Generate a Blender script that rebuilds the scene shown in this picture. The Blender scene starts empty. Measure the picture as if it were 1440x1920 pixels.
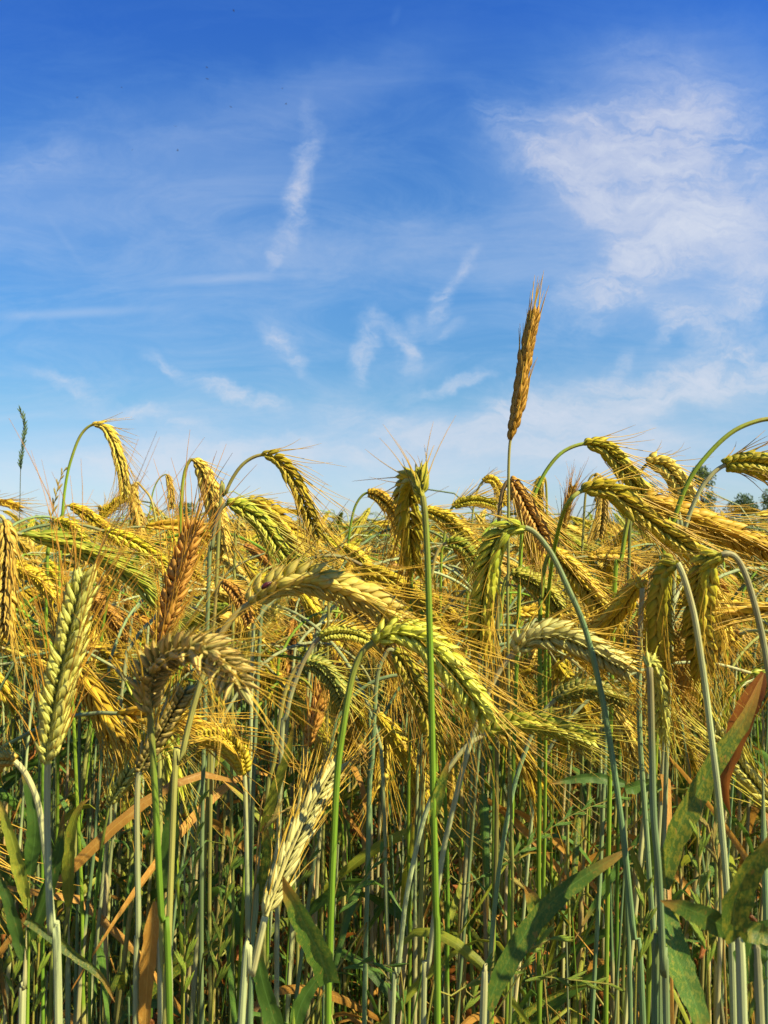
import bpy, math, random
import numpy as np
from mathutils import Vector, Matrix

# ------------------------------------------------------------------ camera, sky, sun, exposure
SC = bpy.context.scene
COL = SC.collection
RNG = np.random.default_rng(11)
rnd = random.Random(7)
EYE = 1.35                      # camera height, about the height of the crop
FOC = 1450.0                    # focal length in photo pixels (1440 x 1920)
PITCH = math.atan(25 / FOC)     # horizon lies 25 px under the middle of the frame
cam_d = bpy.data.cameras.new('camera')
cam = bpy.data.objects.new('camera', cam_d); COL.objects.link(cam)
cam.location = (0, 0, EYE)
cam.rotation_euler = (math.pi / 2 + PITCH, 0, 0)
cam_d.sensor_fit = 'VERTICAL'; cam_d.sensor_height = 24.0; cam_d.sensor_width = 18.0
cam_d.lens = 24.0 * FOC / 1920
cam_d.clip_start = 0.01; cam_d.clip_end = 6000
cam_d.dof.use_dof = True; cam_d.dof.focus_distance = 0.50; cam_d.dof.aperture_fstop = 20
SC.camera = cam

SUN_EL, SUN_AZ = math.radians(45), math.radians(117)      # azimuth clockwise from the view direction (+y)
sdir = Vector((math.sin(SUN_AZ) * math.cos(SUN_EL), math.cos(SUN_AZ) * math.cos(SUN_EL), math.sin(SUN_EL)))
sun_d = bpy.data.lights.new('sun', 'SUN'); sun_d.energy = 5.0; sun_d.angle = math.radians(0.5); sun_d.color = (1.0, 0.885, 0.61)
sun = bpy.data.objects.new('sun', sun_d); COL.objects.link(sun)
sun.rotation_euler = sdir.to_track_quat('Z', 'Y').to_euler(); sun.location = (20, -5, 20)
SC.view_settings.view_transform = 'Standard'; SC.view_settings.look = 'None'
SC.view_settings.exposure = 1.05; SC.view_settings.gamma = 1.0
SC.cycles.max_bounces = 6; SC.cycles.transparent_max_bounces = 4; SC.cycles.use_denoising = True
SC.cycles.diffuse_bounces = 3; SC.cycles.transmission_bounces = 3


def UV(px, py):                 # photo pixel -> direction coordinates (x/y, z/y) at infinity
    return (px - 720) / FOC, (985 - py) / FOC


def build_world():
    w = bpy.data.worlds.new('World'); SC.world = w; w.use_nodes = True
    nt = w.node_tree; N = nt.nodes; L = nt.links
    for n in list(N): N.remove(n)
    out = N.new('ShaderNodeOutputWorld'); bg = N.new('ShaderNodeBackground')
    L.new(bg.outputs[0], out.inputs[0])
    sky = N.new('ShaderNodeTexSky'); sky.sky_type = 'NISHITA'; sky.sun_disc = False
    sky.sun_elevation = SUN_EL; sky.sun_rotation = SUN_AZ
    sky.air_density = 1.0; sky.dust_density = 0.3; sky.ozone_density = 2.0
    tc = N.new('ShaderNodeTexCoord')
    sep = N.new('ShaderNodeSeparateXYZ'); L.new(tc.outputs['Generated'], sep.inputs[0])

    def M(op, a, b=None, clamp=False):
        n = N.new('ShaderNodeMath'); n.operation = op; n.use_clamp = clamp
        for i, v in enumerate((a, b)):
            if v is None: continue
            if isinstance(v, (int, float)): n.inputs[i].default_value = v
            else: L.new(v, n.inputs[i])
        return n.outputs[0]
    ay = M('MAXIMUM', M('ABSOLUTE', sep.outputs[1]), 0.05)
    u = M('DIVIDE', sep.outputs[0], ay); v = M('DIVIDE', sep.outputs[2], ay)
    comb = N.new('ShaderNodeCombineXYZ'); L.new(u, comb.inputs[0]); L.new(v, comb.inputs[1])

    def noise(vec, scale, detail, rough, dist=0.0, sc=(1, 1, 1), rot=0.0):
        mp = N.new('ShaderNodeMapping'); mp.inputs['Scale'].default_value = sc; mp.inputs['Rotation'].default_value = (0, 0, rot)
        L.new(vec, mp.inputs[0])
        n = N.new('ShaderNodeTexNoise'); n.inputs['Scale'].default_value = scale; n.inputs['Detail'].default_value = detail
        n.inputs['Roughness'].default_value = rough; n.inputs['Distortion'].default_value = dist
        L.new(mp.outputs[0], n.inputs['Vector'])
        return n
    # wispy distortion of the layout coordinates
    nz = noise(comb.outputs[0], 9, 5, 0.62)
    sub = N.new('ShaderNodeVectorMath'); sub.operation = 'SUBTRACT'; L.new(nz.outputs['Color'], sub.inputs[0]); sub.inputs[1].default_value = (.5, .5, .5)
    scl = N.new('ShaderNodeVectorMath'); scl.operation = 'SCALE'; L.new(sub.outputs[0], scl.inputs[0]); scl.inputs['Scale'].default_value = 0.085
    add = N.new('ShaderNodeVectorMath'); add.operation = 'ADD'; L.new(comb.outputs[0], add.inputs[0]); L.new(scl.outputs[0], add.inputs[1])
    flat = N.new('ShaderNodeVectorMath'); flat.operation = 'MULTIPLY'; L.new(add.outputs[0], flat.inputs[0]); flat.inputs[1].default_value = (1, 1, 0)
    P = P0 = flat.outputs[0]

    def blob(px, py, rx, ry, deg, weight, soft=0.0):
        mp = N.new('ShaderNodeMapping'); mp.vector_type = 'TEXTURE'
        a, b = UV(px, py)
        mp.inputs['Location'].default_value = (a, b, 0); mp.inputs['Rotation'].default_value = (0, 0, math.radians(-deg))
        mp.inputs['Scale'].default_value = (rx / FOC, ry / FOC, 1)
        L.new(P, mp.inputs[0])
        ln = N.new('ShaderNodeVectorMath'); ln.operation = 'LENGTH'; L.new(mp.outputs[0], ln.inputs[0])
        mr = N.new('ShaderNodeMapRange'); mr.interpolation_type = 'SMOOTHSTEP'
        mr.inputs['From Min'].default_value = 1.0; mr.inputs['From Max'].default_value = soft
        mr.inputs['To Min'].default_value = 0.0; mr.inputs['To Max'].default_value = weight
        L.new(ln.outputs['Value'], mr.inputs['Value'])
        return mr.outputs[0]

    def total(items):
        acc = None
        for it in items:
            b = blob(*it)
            acc = b if acc is None else M('ADD', acc, b)
        return acc
    # px, py, radius along, radius across, angle (screen, clockwise), weight
    veil = total([                       # broad smooth veils
        (250, 330, 620, 220, -12, .34), (250, 600, 500, 160, 0, .14), (640, 150, 420, 110, -16, .16), (1150, 330, 420, 330, 20, .26), (700, 500, 600, 150, 0, .14),
        (1230, 420, 460, 380, 30, .32), (1150, 330, 300, 120, 50, .16), (720, 460, 420, 90, 2, .20), (1390, 420, 300, 280, 0, .26), (1300, 110, 420, 150, 8, .26), (420, 480, 480, 130, -4, .12), (1230, 770, 560, 150, -6, .44), (350, 890, 800, 150, 0, .42), (1000, 870, 750, 120, 0, .36), (620, 780, 420, 90, 4, .20),
        (200, 760, 420, 90, 4, .14)])
    wisp = M('MULTIPLY', 1.45, total([                       # torn fibrous clouds
        (1110, 370, 330, 70, 52, .62), (960, 250, 170, 60, 48, .40), (1250, 340, 340, 210, 28, .62), (1340, 250, 260, 110, 30, .50), (1180, 250, 240, 80, 30, .30),
        (1330, 410, 200, 120, 20, .50), (1190, 500, 270, 80, -30, .62), (1160, 560, 160, 50, -40, .45), (1290, 600, 190, 50, 24, .62), (1420, 540, 170, 80, -24, .50), (1380, 640, 140, 40, -20, .4),
        (562, 330, 190, 40, 97, .50), (548, 400, 100, 28, 100, .42), (520, 470, 40, 20, 90, .5),
        (524, 622, 60, 36, 20, .72), (552, 668, 55, 26, 60, .45), (678, 660, 100, 36, 100, .50), (735, 625, 80, 28, 40, .42), (768, 650, 95, 26, 95, .50),
        (822, 560, 100, 26, 118, .55), (872, 490, 70, 20, 135, .4), (850, 715, 130, 22, -20, .5), (830, 620, 70, 22, -30, .4),
        (325, 690, 95, 22, 40, .55), (450, 745, 140, 30, 26, .72), (120, 715, 120, 26, 14, .50), (300, 790, 170, 30, 12, .48),
        (1180, 750, 400, 60, -7, .82), (1380, 690, 230, 60, -14, .78), (960, 765, 170, 70, -30, .62), (1120, 800, 260, 40, 12, .5), (1150, 700, 60, 26, -40, .5),
        (720, 800, 220, 50, 10, .5), (1050, 840, 340, 50, 3, .5), (330, 850, 360, 50, -3, .4), (1250, 640, 60, 18, -45, .4), (640, 850, 330, 45, 2, .3), (60, 300, 160, 60, -10, .2), (1300, 140, 300, 90, 20, .22)]))
    P = comb.outputs[0]
    trail = total([(120, 586, 240, 16, -3, .30), (420, 520, 210, 15, -3, .22), (120, 450, 90, 10, 55, .06), (742, 20, 30, 12, 110, .06)])
    n1 = noise(P0, 7.0, 11, 0.68, 1.0, (1.0, 2.4, 1), 0.45)
    n2 = noise(P0, 19, 10, 0.74, 1.2, (1.0, 2.8, 1), -0.55)
    n3 = noise(P0, 3.2, 9, 0.62, 0.6, (0.8, 2.8, 1), 0.12)
    m = N.new('ShaderNodeMapRange'); L.new(n1.outputs[0], m.inputs[0]); m.inputs[1].default_value = .39; m.inputs[2].default_value = .64
    m2 = N.new('ShaderNodeMapRange'); L.new(n2.outputs[0], m2.inputs[0]); m2.inputs[1].default_value = .30; m2.inputs[2].default_value = .70
    m3 = N.new('ShaderNodeMapRange'); L.new(n3.outputs[0], m3.inputs[0]); m3.inputs[1].default_value = .30; m3.inputs[2].default_value = .72
    tex = M('MULTIPLY', M('ADD', M('MULTIPLY', m.outputs[0], .82), .22), M('ADD', M('MULTIPLY', m2.outputs[0], .80), .42))
    dens = M('ADD', M('MULTIPLY', wisp, tex), M('MULTIPLY', veil, M('ADD', M('MULTIPLY', m3.outputs[0], .8), .45)))
    dens = M('ADD', dens, trail)
    n4 = noise(P, 6.0, 10, 0.70, 0.9, (0.8, 2.6, 1), 0.30)
    m4 = N.new('ShaderNodeMapRange'); L.new(n4.outputs[0], m4.inputs[0]); m4.inputs[1].default_value = .42; m4.inputs[2].default_value = .74
    low = M('SUBTRACT', 1.0, M('MULTIPLY', v, 1.0 / 0.66, True))
    dens = M('ADD', dens, M('MULTIPLY', m4.outputs[0], M('ADD', M('MULTIPLY', low, .36), .05)))
    dens = M('ADD', dens, M('ADD', M('MULTIPLY', M('POWER', low, 1.3), .16), .045))
    dens = M('SUBTRACT', 1.0, M('POWER', 2.718, M('MULTIPLY', dens, -1.08)), True)
    # sky colour: the physical sky tinted with height
    el = M('MULTIPLY', v, 1.0 / 0.72, True)
    ramp = N.new('ShaderNodeValToRGB'); L.new(el, ramp.inputs[0])
    cr = ramp.color_ramp
    stops = SKY_STOPS
    while len(cr.elements) < len(stops): cr.elements.new(0.5)
    for e, (p, c) in zip(cr.elements, stops): e.position = p; e.color = (*c, 1)
    mul = N.new('ShaderNodeMix'); mul.data_type = 'RGBA'; mul.blend_type = 'MULTIPLY'; mul.inputs[0].default_value = 1.0
    L.new(sky.outputs[0], mul.inputs[6]); L.new(ramp.outputs[0], mul.inputs[7])
    mix = N.new('ShaderNodeMix'); mix.data_type = 'RGBA'
    L.new(dens, mix.inputs[0]); L.new(mul.outputs[2], mix.inputs[6]); cm = N.new('ShaderNodeMix'); cm.data_type = 'RGBA'
    L.new(M('MULTIPLY', M('SUBTRACT', dens, .12), 1.9, True), cm.inputs[0]); cm.inputs[6].default_value = tuple(c * 10 for c in VEIL) + (1,); cm.inputs[7].default_value = tuple(c * 10 for c in CLOUD) + (1,)
    L.new(cm.outputs[2], mix.inputs[7])
    L.new(mix.outputs[2], bg.inputs[0]); bg.inputs[1].default_value = SKY_STRENGTH


SKY_STRENGTH = 0.1 / 2 ** 1.05      # the same sky in the picture at this exposure
CLOUD = (0.70, 0.75, 0.86)
VEIL = (0.30, 0.58, 0.92)
SKY_STOPS = [(0.0, (0.954, 1.141, 1.425)), (0.129, (0.886, 1.059, 1.229)), (0.225, (0.66, 1.052, 1.231)), (0.412, (0.422, 1.031, 1.511)), (0.642, (0.397, 0.994, 1.72)), (0.915, (0.218, 0.799, 1.909))]
build_world()


# ------------------------------------------------------------------ helpers
def P3(px, py, d):
    """photo pixel at forward distance d -> point in the place"""
    x = (px - 720) / FOC * d; yc = (960 - py) / FOC * d
    c, s = math.cos(PITCH), math.sin(PITCH)
    return np.array((x, d * c - yc * s, EYE + d * s + yc * c))


def unit(a):
    a = np.asarray(a, float)
    return a / (np.linalg.norm(a, axis=-1, keepdims=True) + 1e-12)


def spline(pts, n, prev=None, nxt=None, dense=1.0):
    """Catmull-Rom through pts, resampled to n points (dense > 1: closer together toward the end)"""
    p = np.asarray(pts, float)
    if len(p) == 2 and prev is None and nxt is None and dense == 1.0:
        return p[0] + (p[1] - p[0]) * np.linspace(0, 1, n)[:, None]
    q = np.vstack([2 * p[0] - p[1] if prev is None else prev, p, 2 * p[-1] - p[-2] if nxt is None else nxt])
    out = []
    for i in range(1, len(q) - 2):
        t = np.linspace(0, 1, 14, endpoint=(i == len(q) - 3))[:, None]
        a, b, c, d = q[i - 1], q[i], q[i + 1], q[i + 2]
        out.append(0.5 * (2 * b + (c - a) * t + (2 * a - 5 * b + 4 * c - d) * t ** 2 + (3 * b - a - 3 * c + d) * t ** 3))
    o = np.vstack(out)
    s = np.concatenate([[0], np.cumsum(np.linalg.norm(np.diff(o, axis=0), axis=1))])
    k = (1 - (1 - np.linspace(0, 1, n)) ** dense) * s[-1]
    return np.stack([np.interp(k, s, o[:, j]) for j in range(3)], 1)


def plen(p):
    return float(np.linalg.norm(np.diff(p, axis=0), axis=1).sum())


def frames(path, ref):
    """tangents and two transported normals; N starts perpendicular to the tangent and to ref"""
    T = unit(np.gradient(path, axis=0))
    n = np.cross(T[0], ref)
    if np.linalg.norm(n) < 1e-3: n = np.cross(T[0], (0.3, 0.5, 0.8))
    n = unit(n); Ns = []
    for t in T:
        n = unit(n - t * np.dot(n, t)); Ns.append(n)
    Ns = np.array(Ns)
    return T, Ns, np.cross(T, Ns)


class Geo:
    """collects quads with a 3 channel data attribute"""
    def __init__(s): s.V, s.F, s.A, s.M, s.n = [], [], [], [], 0

    def add(s, V, F, A, m=0):
        V = np.asarray(V, float).reshape(-1, 3)
        s.V.append(V); s.F.append(np.asarray(F, np.int64).reshape(-1, 4) + s.n); s.A.append(np.asarray(A, float).reshape(-1, 3))
        s.M.append(np.full(len(s.F[-1]), m)); s.n += len(V)
        return s

    def merge(s, g, m=0):
        for V, F, A in zip(g.V, g.F, g.A):
            s.V.append(V); s.F.append(F + s.n); s.A.append(A); s.M.append(np.full(len(F), m))
        s.n += g.n
        return s

    def mesh(s, name, mats, origin=(0, 0, 0)):
        V = np.vstack(s.V) - np.asarray(origin); F = np.vstack(s.F); A = np.vstack(s.A); mi = np.concatenate(s.M)
        me = bpy.data.meshes.new(name)
        me.vertices.add(len(V)); me.vertices.foreach_set('co', V.astype(np.float32).ravel())
        me.loops.add(F.size); me.loops.foreach_set('vertex_index', F.astype(np.int32).ravel())
        me.polygons.add(len(F)); me.polygons.foreach_set('loop_start', np.arange(0, F.size, 4, dtype=np.int32))
        me.polygons.foreach_set('material_index', mi.astype(np.int32))
        me.polygons.foreach_set('use_smooth', np.ones(len(F), bool))
        at = me.attributes.new('dat', 'FLOAT_COLOR', 'POINT')
        at.data.foreach_set('color', np.hstack([A, np.ones((len(A), 1))]).astype(np.float32).ravel())
        for m in (mats if isinstance(mats, (list, tuple)) else [mats]): me.materials.append(m)
        me.update(); me.validate()
        return me

    def build(s, name, mats, parent=None, origin=(0, 0, 0)):
        o = bpy.data.objects.new(name, s.mesh(name, mats, origin)); COL.objects.link(o)
        if parent is not None: o.parent = parent
        return o


def grid_faces(r, c, closed):
    """quads for r rings of c points"""
    j = np.arange(c if closed else c - 1)
    f = []
    for i in range(r - 1):
        a = i * c + j; b = i * c + (j + 1) % c
        f.append(np.stack([a, b, b + c, a + c], 1))
    return np.vstack(f)


def tube(g, path, rad, sides=7, A=None, ref=(0.1, 1, 0.05), m=0):
    path = np.asarray(path, float); n = len(path)
    T, Nn, B = frames(path, np.array(ref))
    ang = np.linspace(0, 2 * math.pi, sides, endpoint=False)
    r = np.broadcast_to(np.asarray(rad, float), (n,))
    V = path[:, None, :] + r[:, None, None] * (np.cos(ang)[None, :, None] * Nn[:, None, :] + np.sin(ang)[None, :, None] * B[:, None, :])
    if A is None: A = np.stack([np.linspace(0, 1, n), np.zeros(n), np.zeros(n)], 1)
    AA = np.repeat(np.asarray(A)[:, None, :], sides, 1).copy()
    AA[:, :, 2] = ang[None, :] / (2 * math.pi)
    g.add(V, grid_faces(n, sides, True), AA, m)
    return g


# floret: a keeled boat, long axis x, width y, outward z
def floret_template(rings, sides):
    if rings >= 6:
        t = np.array([0, .08, .22, .40, .58, .76, .90, 1.0]); w = np.array([.25, .62, .94, 1.0, .84, .50, .22, .04])
    else:
        t = np.array([0, .30, .65, 1.0]); w = np.array([.35, 1.0, .72, .06])
    ang = np.linspace(0, 2 * math.pi, sides, endpoint=False) + math.pi / 2
    y = np.cos(ang); z = np.sin(ang)
    z = np.where(z > 0, z * .85 + 0.62 * np.maximum(0, z) ** 8, z * 0.55)
    V = np.zeros((len(t), sides, 3)); V[:, :, 0] = t[:, None]
    V[:, :, 1] = w[:, None] * y[None]; V[:, :, 2] = w[:, None] * z[None]
    bend = -0.22 * (t - .3) ** 2 + .05
    return V.reshape(-1, 3), grid_faces(len(t), sides, True), np.repeat(t, sides), np.tile(y, len(t)), np.repeat(bend, sides)


FT_HI = floret_template(7, 8)
FT_LO = floret_template(4, 5)


def ear_geo(path, width, roll=0.0, nodes=32, awn=0.5, spread=1.0, hi=True, seed=0, ref=(0, 1, 0), awn_r=0.00028, plump=1.0, flen=5.0, close=0.0, grad=0.0):
    """braided rye ear along path (base to tip); returns (florets, awns)"""
    rg = np.random.default_rng(seed)
    L = plen(path)
    pth = spline(path, 40)
    T, Nn, B = frames(pth, np.array(ref, float))
    c, s = math.cos(roll), math.sin(roll)
    Nn, B = Nn * c + B * s, B * c - Nn * s
    FV, FF, ft, fy, fb = FT_HI if hi else FT_LO
    nf = nodes * 2
    i = np.repeat(np.arange(nodes), 2); face = np.tile([1, -1], nodes).astype(float); side = np.where(i % 2 == 0, 1.0, -1.0)
    sp = (i + 0.15 + rg.uniform(-.12, .12, nf)) / nodes * 0.93
    k = sp * 39; k0 = np.clip(k.astype(int), 0, 38); fr = (k - k0)[:, None]
    lerp = lambda a: a[k0] * (1 - fr) + a[k0 + 1] * fr
    C, t_, n_, b_ = lerp(pth), unit(lerp(T)), unit(lerp(Nn)), unit(lerp(B))
    prof = np.interp(sp, [0, .08, .25, .6, .85, 1], [.62, .86, 1, .98, .84, .62])
    Lf = L / nodes * flen * prof * rg.uniform(.88, 1.14, nf)
    Lf = np.minimum(Lf, width * 1.4)
    half = width * 0.5 * prof
    O = unit(n_ * (side * .82)[:, None] + b_ * (face * .60)[:, None])
    off = half * 0.17
    sa = np.clip((half * 1.02 - off) / Lf * spread * rg.uniform(.78, 1.25, nf), 0.08, 0.80)
    ca = np.sqrt(1 - sa ** 2)
    tw = rg.normal(0, .065, (nf, 3))
    D = unit(t_ * ca[:, None] + O * sa[:, None] + tw)
    O2 = unit(O - D * (O * D).sum(1, keepdims=True))
    Wd = np.cross(D, O2)
    root = C + O * off[:, None]
    wf = (0.195 * width * plump * prof * rg.uniform(.9, 1.1, nf)); tf = wf * 0.78
    V = (root[:, None, :] + D[:, None, :] * (FV[None, :, 0:1] * Lf[:, None, None]) + Wd[:, None, :] * (FV[None, :, 1:2] * wf[:, None, None])
         + O2[:, None, :] * (FV[None, :, 2:3] * tf[:, None, None] + fb[None, :, None] * (Lf * .35)[:, None, None]))
    nv = len(FV)
    F = FF[None] + (np.arange(nf) * nv)[:, None, None]
    r1 = rg.uniform(0, 1, nf)
    r1 = np.clip(r1 * (1 - .7 * grad) + grad * (1.25 * sp - .22), 0, 1)
    A = np.stack([np.broadcast_to(ft, (nf, nv)), np.broadcast_to(r1[:, None], (nf, nv)), np.broadcast_to(fy * .5 + .5, (nf, nv))], -1)
    g = Geo(); g.add(V, F, A)
    if hi:          # narrow glumes outside each spikelet
        gl = Lf * rg.uniform(.62, .8, nf); gw = wf * .34
        O3 = unit(n_ * (side * .45)[:, None] + b_ * (face * .95)[:, None])
        Dg = unit(t_ * ca[:, None] + O3 * (sa * 1.05)[:, None] + tw)
        Og = unit(O3 - Dg * (O3 * Dg).sum(1, keepdims=True)); Wg = np.cross(Dg, Og)
        LV, LF, lt, ly, lb = FT_LO
        rt = C + O3 * (half * .42)[:, None] - t_ * (Lf * .06)[:, None]
        Vg = rt[:, None, :] + Dg[:, None, :] * (LV[None, :, 0:1] * gl[:, None, None]) + Wg[:, None, :] * (LV[None, :, 1:2] * gw[:, None, None]) + Og[:, None, :] * (LV[None, :, 2:3] * gw[:, None, None] * .6)
        nl = len(LV)
        Ag = np.stack([np.broadcast_to(.25 + .6 * lt, (nf, nl)), np.broadcast_to(((r1 * 7) % 1)[:, None], (nf, nl)), np.broadcast_to(ly * .5 + .5, (nf, nl))], -1)
        g.add(Vg, LF[None] + (np.arange(nf) * nl)[:, None, None], Ag)
    tube(g, pth[:38], np.linspace(width * .11, width * .04, 38), 5, np.stack([np.full(38, .3), np.full(38, .2), np.zeros(38)], 1))
    # awns
    a = Geo()
    ns = 5
    tt = np.linspace(0, 1, ns)
    tip = root + D * Lf[:, None] + O2 * ((fb[-1]) * Lf * .35)[:, None]
    al = awn * L * np.interp(sp, [0, .3, 1], [.55, 1.0, .95]) * np.where(rg.random(nf) < .12, rg.uniform(.2, .5, nf), rg.uniform(.7, 1.25, nf))
    Da = unit(D * (.62 - .4 * close) + t_ * (.55 + .4 * close) + rg.normal(0, .075 - .04 * close, (nf, 3)))
    cv = rg.normal(0, .11 - .06 * close, (nf, 3)) + O * rg.uniform(-.02, .12, nf)[:, None]
    cen = tip[:, None, :] - Da[:, None, :] * (Lf * .08)[:, None, None] + al[:, None, None] * (Da[:, None, :] * tt[None, :, None] + cv[:, None, :] * (tt ** 2)[None, :, None])
    r = awn_r * np.array([1.5, 1.0, .85, .65, .3])
    X = unit(np.cross(Da, t_ + .3)); Y = np.cross(Da, X)
    ang = np.array([0, 2.094, 4.188])
    ring = np.cos(ang)[None, :, None] * X[:, None, :] + np.sin(ang)[None, :, None] * Y[:, None, :]
    V = cen[:, :, None, :] + r[None, :, None, None] * ring[:, None, :, :]
    F = grid_faces(ns, 3, True)[None] + (np.arange(nf) * ns * 3)[:, None, None]
    A = np.stack([np.broadcast_to(tt[None, :, None], (nf, ns, 3)), np.broadcast_to(r1[:, None, None], (nf, ns, 3)), np.zeros((nf, ns, 3))], -1)
    a.add(V, F, A)
    return g, a


def stem_geo(path, r_top, r_bot, nodes_at=(), sides=7, n=46, nxt=None, dense=1.0, taper=0.0):
    """stalk from the ground up; nodes_at = fractions where a knot sits. Data: metres below the ear, sheath flag"""
    p = spline(path, n, None, nxt, dense)
    ln = plen(p); s = np.concatenate([[0], np.cumsum(np.linalg.norm(np.diff(p, axis=0), axis=1))]) / ln
    r = r_bot + (r_top - r_bot) * s ** 1.2
    for k in nodes_at:
        r = r + r_bot * .42 * np.exp(-((s - k) / .006) ** 2) + r_bot * .22 * ((s > k) & (s < k + .13))
    if n > 50:                                 # a stalk is never quite straight
        wv = np.random.default_rng(int(abs(p[:, 0].sum()) * 1e5) % 99991)
        env = (np.minimum(s, 1 - s) * 4).clip(0, 1)
        for f in (5, 11, 23):
            p = p + (np.sin(s * f * 2.2 + wv.uniform(0, 6)) * env * wv.normal(0, .012 / f))[:, None] * unit(wv.normal(0, 1, 3) * np.array([1, 1, 0]))
    if taper: r = r * np.clip((1 - s) * ln / taper, .12, 1)
    A = np.stack([np.clip((1 - s) * ln, 0, 2), np.zeros(n), np.zeros(n)], 1)
    for k in nodes_at:
        A[:, 1] = np.maximum(A[:, 1], .45 * ((s > k) & (s < k + .13)))
        A[:, 1] = np.maximum(A[:, 1], np.exp(-((s - k) / .006) ** 2))
    return tube(Geo(), p, r, sides, A)


def leaf_geo(path, width, fold=0.35, n=16, twist=0.0, ref=(0, 1, 0), roll=0.0, base_w=.55, wave=0.03, seed=0):
    """grass blade: creased ribbon widest at a third, pointed tip"""
    p = spline(path, n)
    T, Nn, B = frames(p, np.array(ref, float))
    rg = np.random.default_rng(seed)
    s = np.linspace(0, 1, n)
    w = width * .5 * np.interp(s, [0, .12, .35, .7, .9, 1], [base_w, .86, 1, .72, .34, .02])
    w = w * (1 + .06 * np.sin(s * 37 + width * 1e4) + .05 * np.sin(s * 61 + width * 3e4))
    a = roll + twist * s
    Nn, B = Nn * np.cos(a)[:, None] + B * np.sin(a)[:, None], B * np.cos(a)[:, None] - Nn * np.sin(a)[:, None]
    cs = np.array([-1, -.55, 0, .55, 1.0])
    ph = rg.uniform(0, 6)
    z = (np.abs(cs)[None, :] * fold + wave * np.sin(s * 22 + ph)[:, None] * np.abs(cs)[None, :] * np.sign(cs)[None, :] * 3)
    V = p[:, None, :] + (w[:, None] * cs[None])[:, :, None] * Nn[:, None, :] + (w[:, None] * z)[:, :, None] * B[:, None, :]
    A = np.stack([np.broadcast_to(s[:, None], (n, 5)), np.full((n, 5), rg.uniform()), np.broadcast_to((cs * .5 + .5)[None], (n, 5))], -1)
    return Geo().add(V, grid_faces(n, 5, False), A)


# ------------------------------------------------------------------ materials
class NT:
    def __init__(s, name):
        s.m = bpy.data.materials.new(name); s.m.use_nodes = True
        s.t = s.m.node_tree; s.N = s.t.nodes; s.L = s.t.links
        for n in list(s.N): s.N.remove(n)
        s.out = s.N.new('ShaderNodeOutputMaterial')

    def node(s, t, **kw):
        n = s.N.new(t)
        for k, v in kw.items(): setattr(n, k, v)
        return n

    def link(s, a, b): s.L.new(a, b)

    def math(s, op, a, b=None, clamp=False):
        n = s.node('ShaderNodeMath', operation=op, use_clamp=clamp)
        for i, v in enumerate((a, b)):
            if v is None: continue
            if isinstance(v, (int, float)): n.inputs[i].default_value = v
            else: s.link(v, n.inputs[i])
        return n.outputs[0]

    def mix(s, f, a, b, mode='MIX'):
        n = s.node('ShaderNodeMix', data_type='RGBA', blend_type=mode)
        for i, v in ((0, f), (6, a), (7, b)):
            if isinstance(v, (int, float)): n.inputs[i].default_value = v
            elif isinstance(v, tuple): n.inputs[i].default_value = (*v, 1)
            else: s.link(v, n.inputs[i])
        return n.outputs[2]

    def rng(s, v, a, b, c=0.0, d=1.0, smooth=False):
        n = s.node('ShaderNodeMapRange')
        if smooth: n.interpolation_type = 'SMOOTHSTEP'
        s.link(v, n.inputs[0])
        for i, x in enumerate((a, b, c, d)): n.inputs[i + 1].default_value = x
        return n.outputs[0]

    def noise(s, scale, detail=3, rough=.55, sc=(1, 1, 1), coord='Object'):
        tc = s.node('ShaderNodeTexCoord'); mp = s.node('ShaderNodeMapping'); mp.inputs['Scale'].default_value = sc
        s.link(tc.outputs[coord], mp.inputs[0])
        n = s.node('ShaderNodeTexNoise'); n.inputs['Scale'].default_value = scale; n.inputs['Detail'].default_value = detail; n.inputs['Roughness'].default_value = rough
        s.link(mp.outputs[0], n.inputs['Vector'])
        return n.outputs[0]

    def dat(s):
        a = s.node('ShaderNodeAttribute', attribute_name='dat'); x = s.node('ShaderNodeSeparateColor'); s.link(a.outputs['Color'], x.inputs[0])
        return x.outputs

    def rand(s):
        return s.node('ShaderNodeObjectInfo').outputs['Random']

    def finish(s, col, rough=.5, trans=0.0, spec=.4, bump=None, bump_d=.0003):
        p = s.node('ShaderNodeBsdfPrincipled'); p.inputs['Roughness'].default_value = rough; p.inputs['Specular IOR Level'].default_value = spec
        s.link(col, p.inputs['Base Color'])
        if bump is not None:
            b = s.node('ShaderNodeBump'); b.inputs['Strength'].default_value = .6; b.inputs['Distance'].default_value = bump_d
            s.link(bump, b.inputs['Height']); s.link(b.outputs[0], p.inputs['Normal'])
        sh = p.outputs[0]
        if trans > 0:
            t = s.node('ShaderNodeBsdfTranslucent'); s.link(col, t.inputs[0])
            mx = s.node('ShaderNodeMixShader'); mx.inputs[0].default_value = trans
            s.link(sh, mx.inputs[1]); s.link(t.outputs[0], mx.inputs[2]); sh = mx.outputs[0]
        s.link(sh, s.out.inputs[0])
        return s.m


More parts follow.
